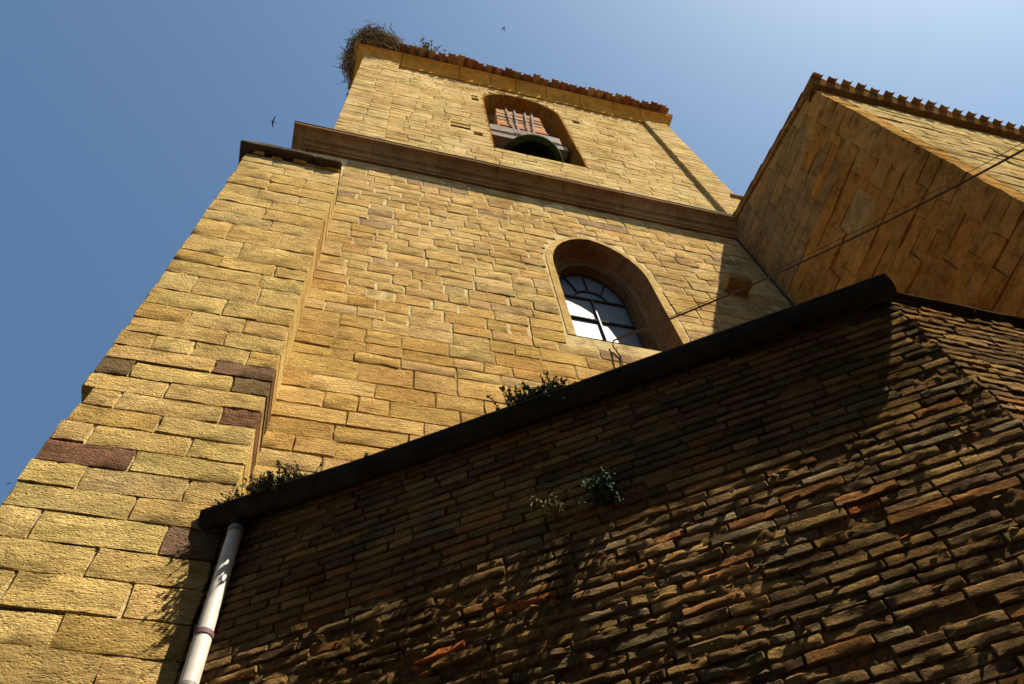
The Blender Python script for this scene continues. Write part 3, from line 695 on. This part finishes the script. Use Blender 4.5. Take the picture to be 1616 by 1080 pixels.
# lead strip where the side wall meets the tower
vb = MB(); vb.tube([(NX - 0.012, YT - 0.014, 6.0), (NX - 0.014, YT - 0.016, 10), (NX - 0.012, YT - 0.014, 14.7)], 0.022, 6); vb.build('corner_flashing', M['lead'], nave)

# ------------------------------------------------------------------ brick annex with gutter and downpipe
annex = thing('brick_annex', 'low annex of dark eroded brick with black gutter and cream downpipe', 'building', (4.0, 3.2, GROUND_Z))
P0 = Vector((-0.6035, 3.95, 0)); P1 = Vector((3.088, 1.52, 0)); D = (P1 - P0).normalized(); NW = Vector((D.y, -D.x, 0)); LW = (P1 - P0).length
FW = Frame(P0, D, NW); FR = Frame(P1, (1, 0, 0), (0, -1, 0)); LR = NX - P1.x
ZTOP = 4.40
b = MB(); poly = [P0 - NW * 0.09, P1 - NW * 0.09 + Vector((0.05, 0.05, 0)), Vector((NX, 1.62, 0)), Vector((NX, 4.47, 0)), Vector((-0.58, 4.47, 0))]
b.add([p + Vector((0, 0, GROUND_Z)) for p in poly] + [p + Vector((0, 0, ZTOP)) for p in poly], [(4, 3, 2, 1, 0), (5, 6, 7, 8, 9)] + [(i, (i + 1) % 5, 5 + (i + 1) % 5, 5 + i) for i in range(5)])
b.build('annex_core', M['bed'], annex)
def relief(fr, length, z0, z1, step, name):
    nx, nzz = int(length / step), int((z1 - z0) / step); V = []; Fc = []
    for j in range(nzz + 1):
        for i in range(nx + 1):
            x, z = length * i / nx, z0 + (z1 - z0) * j / nzz; q = fr.p(x, 0, z)
            y = -0.013 + 0.010 * noise.noise(q * 7) + 0.012 * noise.noise(q * 23) + 0.006 * noise.noise(q * 55)
            if wear(x, z) > 0 and fr is FW: y += 0.022 * wear(x, z) * (0.2 + noise.noise(q * 11 + Vector((9, 3, 1))))
            V.append(fr.p(x, y, z))
    for j in range(nzz):
        for i in range(nx):
            k = j * (nx + 1) + i; Fc.append((k, k + 1, k + nx + 2, k + nx + 1))
    return part(name, V, Fc, M['bed'], annex, True)
def wear(s, z):
    """how far the brickwork has crumbled: worst low down in the middle of the long wall"""
    return max(0.0, min(1.0, 1.15 - abs(s - 1.4) / 1.7)) * max(0.0, min(1.0, (3.35 - z) / 0.55))
wall_w = relief(FW, LW, 1.3, ZTOP, 0.022, 'brick_wall')
wall_r = relief(FR, LR, 2.2, ZTOP + 0.06, 0.04, 'brick_wall')
bricks = []
def lay(fr, length, z0, z1, parent, corner_end, fw):
    z = z0; row = 0
    while z < z1:
        ph = rng.uniform(0.0, 0.28); s = -ph; row += 1
        while s < length:
            e = wear(s, z) if fw else 0.25
            L_ = rng.choice([0.27, 0.28, 0.29, 0.31, 0.25, 0.14, 0.20, 0.17, 0.23]) if rng.random() > e * 0.35 else rng.uniform(0.08, 0.2)
            s0, s1 = max(s, 0.0), min(s + L_, length + (rng.uniform(-0.03, 0.015) if corner_end else 0)); s += L_ + rng.uniform(0.006, 0.018)
            if s1 - s0 < 0.05: continue
            zc = z + 0.011 * noise.noise(Vector((s0 * 1.1, z * 1.6, 4))) + 0.004 * noise.noise(Vector((s0 * 5, z * 7, 1)))
            q = proj(fr.p((s0 + s1) / 2, 0, zc))
            if q is None or not (-160 < q[0] < 3600 and 300 < q[1] < 1900): continue
            h = rng.uniform(0.040, 0.055) * (1 - 0.12 * e)
            face = rng.gauss(0, 0.0024 + 0.005 * e) + 0.006 * noise.noise(Vector((s0 * 1.1, z * 1.1, 7)))
            roll = rng.random()
            deep = roll < 0.035 + 0.05 * e
            if deep: face -= rng.uniform(0.015, 0.05)
            elif roll < 0.048 + 0.02 * e: continue
            elif roll > 0.985: face += 0.005
            V, Fc = block(fr, s0, s1, zc, zc + h, 0.10, rng.uniform(0.002, 0.0045) + 0.004 * e, 0.003 + 0.004 * e, face, 6, 2, 0.008 + 0.045 * e, rough=0.0055 + 0.013 * e)
            t = tint('brick', var=0.18)
            k = 0.75 + 0.5 * (0.5 + noise.noise(Vector((s0 * 0.8, z * 1.2, 2))))
            t = tuple(c * k for c in t)
            if deep and rng.random() < 0.45 or rng.random() < 0.03 * e + 0.006: t = (0.36, 0.115, 0.03)
            bricks.append(dict(v=V, f=Fc, t=t, a=area_px(V, 36), p=parent))
        z += rng.uniform(0.064, 0.071)
lay(FW, LW, 1.45, ZTOP - 0.03, wall_w, True, True)
lay(FR, LR - 0.01, 1.6, ZTOP + 0.03, wall_r, False, False)
emit(bricks, 'brick', M['brick'], annex, 300)
# crumbs of brick and mortar caught in the joints of the worn part
cr = MB()
for _ in range(1500):
    s, z = rng.uniform(0.1, LW - 0.05), rng.uniform(1.6, 3.4)
    if rng.random() > wear(s, z) + 0.08: continue
    c = FW.p(s, rng.uniform(-0.012, 0.004), z); r = rng.uniform(0.008, 0.024)
    V = []; ax = [Vector((1, 0, 0)), Vector((-1, 0, 0)), Vector((0, 1, 0)), Vector((0, -1, 0)), Vector((0, 0, 1)), Vector((0, 0, -1))]
    for a in ax: V.append(c + (D * a.x * 1.5 + NW * a.y * 0.6 + Vector((0, 0, a.z * 0.7)) + Vector((rng.uniform(-.4, .4), rng.uniform(-.4, .4), rng.uniform(-.4, .4)))) * r)
    cr.add(V, [(0, 2, 4), (2, 1, 4), (1, 3, 4), (3, 0, 4), (2, 0, 5), (1, 2, 5), (3, 1, 5), (0, 3, 5)], tint('brick') if rng.random() > 0.12 else (0.34, 0.11, 0.03))
o = cr.build('rubble', M['brick'], wall_w); o['kind'] = 'stuff'

# roof behind the gutter and the slab edge over the short face
E0 = P0 + NW * 0.06; E1 = P1 + NW * 0.06 + D * 0.015; E1b = Vector((P1.x + 0.05, P1.y + 0.0, 0)); E2 = Vector((NX - 0.01, 1.52, 0))
b = MB(); rp = [E0 + Vector((0, 0, 4.425)), E1 + Vector((0, 0, 4.425)), E1b + Vector((0, 0, 4.43)), E2 + Vector((0, 0, 4.44)), Vector((NX - 0.01, 4.46, 5.3)), Vector((-0.55, 4.46, 4.9))]; nr = len(rp)
b.add(rp + [p + Vector((0, 0, 0.05)) for p in rp], [tuple(reversed(range(nr))), tuple(range(nr, 2 * nr))] + [(i, (i + 1) % nr, nr + (i + 1) % nr, nr + i) for i in range(nr)])
aroof = b.build('annex_roof', M['roofing'], annex)
for dy, z0, z1, nme in ((0.018, 4.437, 4.455, 'edge_slab'), (0.035, 4.464, 4.482, 'edge_slab')):
    xs = [3.10, 3.72, 4.3, 4.95, 5.7, 6.75]
    for a, bq in zip(xs, xs[1:]):
        V, Fc = block(Frame((0, P1.y - dy, 0), (1, 0, 0), (0, -1, 0)), a + 0.004, bq - 0.004, z0 + rng.uniform(-.003, .003), z1, 0.25, 0.006, 0.004, rng.uniform(-.006, .006), 4, 1)
        part(nme, V, Fc, M['slate'], aroof, True)

# gutter: half-round trough hung a little out of true
def gz(s):
    ks = [(-0.2, 0.0), (0.35, -0.012), (0.95, -0.045), (1.6, -0.04), (2.1, -0.035), (3.0, -0.022), (4.0, -0.014), (4.6, 0.0)]
    for (a, x), (c, y_) in zip(ks, ks[1:]):
        if s <= c: return x + (y_ - x) * (s - a) / (c - a)
    return 0.0
GL0, GL1, GO = -0.135, 4.46, 0.105
def gprof(s, r=0.058, grow=0.0, top=4.5):
    c = FW.p(s, 0.070, top - 0.035 + gz(s)); out = []
    rr = r + grow
    out.append(c + NW * (rr + 0.004) + Vector((0, 0, 0.035))); 
    for i in range(11):
        a = math.pi * i / 10; out.append(c + NW * (rr * math.cos(a)) - Vector((0, 0, 0.10 * math.sin(a) * (1 + grow * 6) if True else 0)))
    out.append(c - NW * rr + Vector((0, 0, 0.045)))
    return out
ss = [GL0 + (GL1 - GL0) * i / 40 for i in range(41)]
outer = [gprof(s) for s in ss]; innr = [gprof(s, grow=-0.004) for s in ss]
n = len(outer[0]); V = [p for l in outer for p in l] + [p for l in innr for p in l]; K = len(ss); Fc = []
for k in range(K - 1):
    for i in range(n - 1):
        Fc.append((k * n + i, (k + 1) * n + i, (k + 1) * n + i + 1, k * n + i + 1)); q = K * n
        Fc.append((q + k * n + i, q + k * n + i + 1, q + (k + 1) * n + i + 1, q + (k + 1) * n + i))
    for i in (0, n - 1): Fc.append((k * n + i, K * n + k * n + i, K * n + (k + 1) * n + i, (k + 1) * n + i))
gutter = part('gutter', V, Fc, M['gutter'], annex, True)
for s in (GL0 + 0.002, GL1 - 0.002):
    pr = gprof(s); part('end_cap', pr, [tuple(range(len(pr)))], M['gutter'], gutter)
lip = MB(); lip.tube([FW.p(s, 0.070 + 0.062, 4.5 + gz(s)) for s in ss], 0.0045, 6); lip.build('rolled_lip', M['strap'], gutter, True)  # paler metal than the trough, painting in the bright edge highlight
for s in (0.42, 1.05, 2.2, 3.25, 4.02):
    l0 = [gprof(s + d, grow=0.003) for d in (-0.02, 0.02)]; nn = len(l0[0])
    part('gutter_joint', l0[0] + l0[1], [(i, nn + i, nn + i + 1, i + 1) for i in range(nn - 1)], M['gutter'], gutter)
for s in (0.42, 1.05):
    b = MB(); c = FW.p(s, 0.132, 4.5 + gz(s)); b.box(tuple(c + Vector((-0.012, -0.012, 0))), tuple(c + Vector((0.012, 0.02, 0.03)))); b.build('bracket_tip', M['gutter'], gutter)

# downpipe in the angle between annex and buttress
PXY = Vector((-0.523, 3.838, 0))
def ringpts(z, r, n=24): return [PXY + Vector((r * math.cos(2 * math.pi * i / n), r * math.sin(2 * math.pi * i / n), z)) for i in range(n)]
down = loft('downpipe', [ringpts(GROUND_Z + 0.1, 0.050), ringpts(3.395, 0.050)], M['pvc'], annex, True, True)
loft('pipe_section', [ringpts(3.38, 0.0460), ringpts(4.26, 0.0460)], M['pvc'], down, True, True)
loft('socket', [ringpts(3.39, 0.0515), ringpts(3.392, 0.0545), ringpts(3.425, 0.0545), ringpts(3.43, 0.0475)], M['ring'], down, True, True)
loft('collar', [ringpts(4.235, 0.0465), ringpts(4.237, 0.0525), ringpts(4.275, 0.0525), ringpts(4.28, 0.05)], M['pvc_grey'], down, True, True)
for zc in (2.2, 3.05):
    loft('pipe_clamp', [ringpts(zc, 0.0525), ringpts(zc + 0.001, 0.0545), ringpts(zc + 0.025, 0.0545), ringpts(zc + 0.026, 0.0525)], M['pvc_grey'], down, True, True)
loft('outlet', [ringpts(4.26, 0.049), ringpts(4.40, 0.052)], M['gutter'], down, True, True)

# ------------------------------------------------------------------ unseen house behind the camera, added to block skylight from the annex
house = thing('sky_block_house', 'unseen plain house added behind the viewer to block skylight from the brick annex', 'house', (1.0, -8.0, GROUND_Z))
HY, HX0, HX1, HT = -4.6, -17.0, 17.0, 12.0
hw = [(x, z, x + 1.0, z + 1.5) for z in (1.8, 5.0, 8.4) for x in (-14.4, -11, -7.6, -4.2, -0.8, 2.6, 6.0, 9.4, 12.8)]
FH = Frame((0, HY, 0), (1, 0, 0), (0, 1, 0))
plate('wall', FH, [(HX0, GROUND_Z), (HX1, GROUND_Z), (HX1, HT), (HX0, HT)], [[(a, b_), (c, b_), (c, d), (a, d)] for a, b_, c, d in hw], M['render'], house)
q = MB(); q.box((HX0, -12.0, GROUND_Z), (HX1, HY - 0.35, HT)); q.build('house_body', M['render'], house)
for a, b_, c, d in hw:
    q = MB(); q.box((a + 0.004, HY - 0.28, b_ + 0.004), (c - 0.004, HY - 0.22, d - 0.004)); w_ = q.build('shutter', M['gutter'], house)
    q = MB(); q.box((a - 0.08, HY - 0.2, b_ - 0.09), (c + 0.08, HY + 0.08, b_ - 0.004)); q.build('sill', M['surround'], w_)
q = MB(); q.add([(HX0 - .3, HY + 0.45, HT), (HX1 + .3, HY + 0.45, HT), (HX1 + .3, -8.3, HT + 1.3), (HX0 - .3, -8.3, HT + 1.3), (HX1 + .3, -12.4, HT), (HX0 - .3, -12.4, HT)], [(0, 1, 2, 3), (3, 2, 4, 5), (0, 5, 4, 1), (0, 3, 5), (1, 4, 2)]); q.build('roof', M['roofing'], house)

# ------------------------------------------------------------------ bell in the belfry
bell = thing('church_bell', 'dark green bronze bell hanging from a plank yoke in the belfry arch', 'bell', (3.30, 5.20, 19.2))
BC = Vector((3.30, 5.20, 19.2)); prof_b = [(0.79, 0.0), (0.80, 0.05), (0.77, 0.13), (0.69, 0.25), (0.60, 0.42), (0.53, 0.65), (0.48, 0.90), (0.44, 1.08), (0.34, 1.18), (0.15, 1.22), (0.02, 1.225)]
prof_i = [(0.02, 1.12), (0.30, 1.08), (0.38, 0.98), (0.43, 0.70), (0.50, 0.42), (0.57, 0.22), (0.62, 0.08), (0.66, 0.0)]
allp = prof_b + prof_i
loft('bell_body', [[BC + Vector((r * math.cos(2 * math.pi * i / 40), r * math.sin(2 * math.pi * i / 40), z)) for i in range(40)] for r, z in allp + allp[:1]], M['bronze'], bell, True, True)
b = MB(); b.tube([BC + Vector((0, 0, 1.1)), BC + Vector((0.02, 0.03, 0.1))], 0.03, 8); b.tube([BC + Vector((0.02, 0.03, 0.15)), BC + Vector((0.02, 0.03, -0.06))], [0.05, 0.08], 10); b.build('clapper', M['iron'], bell, True)
yk = MB(); yk.box((2.30, 4.90, 20.45), (4.35, 5.42, 20.78), (0.26, 0.21, 0.175)); yoke = yk.build('yoke', M['plank'], bell)
V, Fc = block(Frame((0, 4.86, 0), (1, 0, 0), (0, -1, 0)), 2.32, 4.25, 20.80, 21.38, 0.5, 0.05, 0.02, 0, 8, 3, rough=0.03)
part('headstock', V, Fc, M['plank'], yoke, True, (0.30, 0.25, 0.21))
zp = [21.40, 21.95, 22.5, 23.05, 23.5]
for k, (za, zb) in enumerate(zip(zp, zp[1:])):
    sh = 0.02 * k
    V, Fc = block(Frame((0, 4.92, 0), (1, 0, 0), (0, -1, 0)), 2.62 + sh, 3.98 - sh * 0.5, za + 0.008, zb - 0.008, 0.42, 0.012, 0.006, rng.uniform(-0.01, 0.01), 5, 2)
    part('plank', V, Fc, M['plank'], yoke, True, [(0.42, 0.165, 0.065), (0.42, 0.23, 0.115), (0.43, 0.25, 0.135), (0.38, 0.225, 0.125)][k])
for x0, x1 in ((2.98, 3.02), (3.22, 3.12), (3.52, 3.38), (3.72, 3.52)):
    b = MB(); a0 = Vector((x0, 4.885, 23.58)); a1 = Vector((x1, 4.845, 20.9)); w = Vector((0.028, 0, 0)); tk = Vector((0, 0.012, 0))
    b.add([a0 - w, a0 + w, a1 + w, a1 - w, a0 - w + tk, a0 + w + tk, a1 + w + tk, a1 - w + tk], [(3, 2, 1, 0), (4, 5, 6, 7), (0, 1, 5, 4), (1, 2, 6, 5), (2, 3, 7, 6), (3, 0, 4, 7)]); b.build('strap', M['strap'], yoke)
    b = MB(); b.tube([a0 + Vector((0, -0.02, 0.02)), a0 + Vector((0, 0.05, 0.06))], 0.035, 8); b.build('bolt_head', M['strap'], yoke)
for z in (22.5, 21.5):
    b = MB(); b.tube([(2.66, 4.875, z), (3.96, 4.875, z + 0.03)], 0.018, 6); b.build('tie_rod', M['iron'], yoke)

# ------------------------------------------------------------------ stork nest
nest = thing('bird_nest', 'large untidy twig nest piled on the front left corner of the tower roof', 'nest', (-1.0, 5.0, 25.95))
NC = Vector((-0.80, 5.02, 26.08)); tw = MB()
def nrad(a, j): return 1 + 0.16 * noise.noise(Vector((math.cos(a) * 1.6, math.sin(a) * 1.6, j * 0.5)))
for i in range(2300):
    a = rng.uniform(0, 2 * math.pi); zz = rng.uniform(-0.26, 0.24); rad = (0.90 - 0.55 * max(0, zz) ** 2 - 0.25 * (zz < -0.15)) * nrad(a, zz) + rng.gauss(0, 0.085)
    if rng.random() < 0.3: rad *= math.sqrt(rng.random()); zz = 0.18 + rng.gauss(0, 0.08) if rng.random() < 0.6 else -0.22
    c = NC + Vector((rad * 0.86 * math.cos(a), rad * math.sin(a), zz))
    if c.z < 25.98 and c.x > UXL - 0.24 and c.y > YU - 0.28: continue
    tdir = Vector((-math.sin(a), math.cos(a), 0)) + Vector((rng.gauss(0, .55), rng.gauss(0, .55), rng.gauss(0, .45)))
    tdir.normalize(); L_ = rng.uniform(0.15, 0.5); r_ = rng.uniform(0.006, 0.013)
    mid = c + Vector((rng.uniform(-.04, .04), rng.uniform(-.04, .04), rng.uniform(-.04, .04)))
    tw.tube([c - tdir * L_ * 0.5, mid, c + tdir * L_ * 0.5], [r_, r_ * 0.9, r_ * 0.4], 4, tint('twig', var=0.25), False)
for i in range(110):
    a = rng.uniform(0, 2 * math.pi); c = NC + Vector((0.70 * math.cos(a), 0.82 * math.sin(a), rng.uniform(-0.2, 0.2))); d_ = (Vector((math.cos(a), math.sin(a), rng.gauss(0.1, .5))) + Vector((rng.gauss(0, .6), rng.gauss(0, .6), 0))).normalized()
    tw.tube([c, c + d_ * rng.uniform(0.25, 0.55)], [0.009, 0.004], 4, tint('twig', var=0.25), False)
for i in range(260):
    c = Vector((rng.uniform(-0.3, 0.62), rng.uniform(4.25, 4.75), 26.02 + abs(rng.gauss(0, 0.10)))); d_ = Vector((1, rng.gauss(0, .5), rng.gauss(0.05, .35))).normalized(); L_ = rng.uniform(0.12, 0.4)
    tw.tube([c - d_ * L_ / 2, c + d_ * L_ / 2], [0.009, 0.005], 4, tint('twig', var=0.25), False)
o = tw.build('twigs', M['twig'], nest); o['kind'] = 'stuff'
lin = []
for j in range(9):
    for i in range(28):
        a = 2 * math.pi * i / 28; ph = -1.4 + j / 8 * 2.4; rr = 0.86 * max(0.05, math.cos(ph)) ** 0.35 * nrad(a, ph)
        lin.append(NC + Vector((rr * 0.86 * math.cos(a), rr * math.sin(a), (0.20 if ph < 0 else 0.19) * math.sin(ph) + 0.05 * noise.noise(Vector((a * 3, j, 5))))))
loft('nest_mass', [lin[j * 28:(j + 1) * 28] for j in range(9)], M['nestmass'], nest, True, False)

# ------------------------------------------------------------------ plants
def plant(name, label, cat, base, normal, n_stem, length, leaf, m_leaf, spread=0.9, droop=0.0, leaves=16, group=None, R=None, narrow=0.4, along=None):
    R = R or random.Random(hash_(label)); base = Vector(base); normal = Vector(normal).normalized()
    root = thing(name, label, cat, base, group); st = MB(); lf = MB()
    for i in range(n_stem):
        d = (normal + Vector((R.gauss(0, spread), R.gauss(0, spread), R.gauss(0, spread * 0.7)))).normalized(); p = base + Vector((R.uniform(-1, 1), R.uniform(-1, 1), 0)) * length * 0.12 + (along * R.gauss(0, 1) if along else Vector())
        L_ = length * R.uniform(0.45, 1.0); pts_ = [p]
        for k in range(4):
            d = (d + Vector((R.gauss(0, .18), R.gauss(0, .18), R.gauss(0, .12) - droop * 0.25))).normalized(); pts_.append(pts_[-1] + d * L_ / 4)
        st.tube(pts_, [0.004, 0.0035, 0.003, 0.002, 0.0012], 4, (0.12, 0.09, 0.05), False)
        for k in range(leaves):
            t = R.uniform(0.15, 1.0) * 4; q = min(3, int(t)); c = pts_[q].lerp(pts_[q + 1], t - q)
            ld = (d * 0.5 + Vector((R.gauss(0, 1), R.gauss(0, 1), R.gauss(0, 1)))).normalized(); sd = ld.cross(Vector((R.gauss(0, 1), R.gauss(0, 1), R.gauss(0, 1)))).normalized(); s = leaf * R.uniform(0.6, 1.3)
            mid = c + ld * s * 0.55 + ld.cross(sd) * s * 0.12
            lf.add([c, mid + sd * s * narrow, c + ld * s, mid - sd * s * narrow], [(0, 1, 2), (0, 2, 3)])
    st.build('stem', M['twig'], root); o = lf.build('leaves', m_leaf, root); return root
def hash_(s): return sum(ord(c) * (i + 3) for i, c in enumerate(s))
gp = 'plants rooted in the gutter'
plant('gutter_plant', 'grey-green bushy weed growing from the gutter end beside the buttress', 'plant', FW.p(0.40, 0.07, 4.47), (0, -0.1, 1), 170, 0.215, 0.020, M['leaf'], 0.8, 0.1, 26, gp, along=D * 0.10)
plant('gutter_plant', 'short pale tuft of weed at the far left tip of the gutter', 'plant', FW.p(0.06, 0.07, 4.47), (0.2, -0.1, 1), 60, 0.16, 0.016, M['leaf'], 0.8, 0.1, 14, gp, along=D * 0.06)
plant('gutter_plant', 'dark green bushy weed growing half way along the gutter', 'plant', FW.p(2.22, 0.07, 4.46), (0, 0, 1), 170, 0.215, 0.019, M['leaf_ivy'], 0.85, 0.1, 28, gp, along=D * 0.10)
gp = 'plants on the shaded brick wall'
plant('wall_plant', 'small glossy leafed plant hanging on the shaded brick wall', 'plant', FW.p(2.46, 0.0, 3.60), NW + Vector((0, 0, -0.5)), 24, 0.26, 0.026, M['leaf_ivy'], 0.4, 1.4, 22, gp)
plant('wall_plant', 'small dry brownish plant hanging on the shaded brick wall', 'plant', FW.p(2.16, 0.0, 3.60), NW + Vector((0, 0, -0.5)), 18, 0.24, 0.018, M['leaf_dry'], 0.4, 1.2, 20, gp)
plant('roof_plant', 'yellow-green tuft sprouting among the roof tiles beside the nest', 'plant', (0.62, 4.42, 25.98), (0.1, -0.2, 1), 40, 0.75, 0.10, M['leaf_dry'], 0.5, 0.1, 12, None, None, 0.25)
plant('nest_plant', 'small green sprig on top of the twig nest', 'plant', NC + Vector((-0.50, -0.65, 0.18)), (-0.1, -0.2, 1), 10, 0.7, 0.07, M['leaf'], 0.25, 0.0, 12, None, None, 0.25)

# ------------------------------------------------------------------ overhead cable
def cable(label, ends, r, sag, n=40):
    A, B = ends; b = MB(); P_ = []
    for i in range(n + 1):
        t = i / n; p = A.lerp(B, t); P_.append(p - Vector((0, 0, sag * 4 * t * (1 - t))))
    b.tube(P_, r, 8); o = b.build('cable', M['cable'], None, True); tag(o, label, 'cable', 'cables tied to the tower window'); return o
A = Vector((3.18, 4.45, 9.27)); wdir = ray(1616, 160); Bq = wdir * (6.2 / wdir.x); Bq = A + (Bq - A) * 1.9
cable('thick grey cable running from the window sill across the shaded wing wall', (A, Bq), 0.012, 0.8)
w2 = ray(1616, 157); B2 = w2 * (6.3 / w2.x); B2 = Vector((3.3, 4.44, 9.40)) + (B2 - Vector((3.3, 4.44, 9.40))) * 1.9
cable('thin wire strung just above the thick grey cable', (Vector((3.3, 4.44, 9.40)), B2), 0.0035, 0.72)
b = MB(); b.tube([A, A + Vector((-0.02, 0.02, -0.12)), A + Vector((0.04, 0.03, -0.35)), A + Vector((0.0, 0.03, -0.8)), A + Vector((0.02, 0.03, -1.6))], 0.009, 6)
o = b.build('cable_tail', M['tail'], None, True); tag(o, 'short cable tail dropping down the wall below the arched window', 'cable')

# ------------------------------------------------------------------ birds
def bird(px, py, dist, tips, head, tail, label, span_px):
    c = ray(px, py).normalized() * dist; k = dist * CF.dot(ray(px, py).normalized()) / F_PX
    def P_(o, d=0.0): return c + CR * (o[0] * k) + CD * (o[1] * k) + CF * d
    h, t = Vector((*head, 0)), Vector((*tail, 0)); ax = (t - h); L_ = ax.length * k
    b = MB(); n = 8; ks = [(0, 0.02), (0.12, 0.10), (0.3, 0.15), (0.55, 0.13), (0.8, 0.05), (1.0, 0.015)]
    pts_ = [P_(head).lerp(P_(tail), s) for s, _ in ks]; b.tube(pts_, [max(0.006, L_ * r_) for _, r_ in ks], n)
    for tip in tips:                                       # sickle wings, thick at the root
        r0 = P_(head).lerp(P_(tail), 0.22); r1 = P_(head).lerp(P_(tail), 0.55); T = P_(tip); mid = r0.lerp(T, 0.5) - (P_(tail) - P_(head)) * 0.10; midb = r1.lerp(T, 0.5) - (P_(tail) - P_(head)) * 0.02
        th = CF * 0.012; q = [r0, mid, T, midb, r1]
        b.add([p - th for p in q] + [p + th * 0.3 for p in q], [(0, 1, 3, 4), (1, 2, 3), (9, 8, 6, 5), (8, 7, 6), (0, 5, 6, 1), (1, 6, 7, 2), (2, 7, 8, 3), (3, 8, 9, 4)])
    perp = Vector((-(t - h).y, (t - h).x, 0)).normalized()
    for sg in (-1, 1):
        e = (t.x + (t - h).x * 0.35 + perp.x * sg * 1.2, t.y + (t - h).y * 0.35 + perp.y * sg * 1.2); m0 = P_(head).lerp(P_(tail), 0.8)
        b.add([m0, P_(e), P_(tail), m0 + CF * 0.015, P_(e) + CF * 0.01, P_(tail) + CF * 0.015], [(0, 1, 2), (5, 4, 3), (0, 3, 4, 1), (1, 4, 5, 2)])
    o = b.build('bird', M['feather'], None, True); tag(o, label, 'bird', 'swifts in flight'); return o
bird(795.5, 44, 38, [(-5.6, 4.0), (2.2, 8.5)], (0.6, -2.6), (-1.5, 2.8), 'small dark swift flying in the sky above the tower roof', 14)
bird(430.5, 191.5, 24, [(5.5, -9.5), (0.2, 11.5)], (-2.8, 0.6), (4.2, 1.6), 'dark swift with spread wings beside the tower cornice', 22)
bird(14, 763, 45, [(5.0, -1.5), (-4.5, -1.2)], (-1.5, 1.5), (1.8, -1.4), 'tiny dark swift at the left edge of the photo next to the buttress', 10)
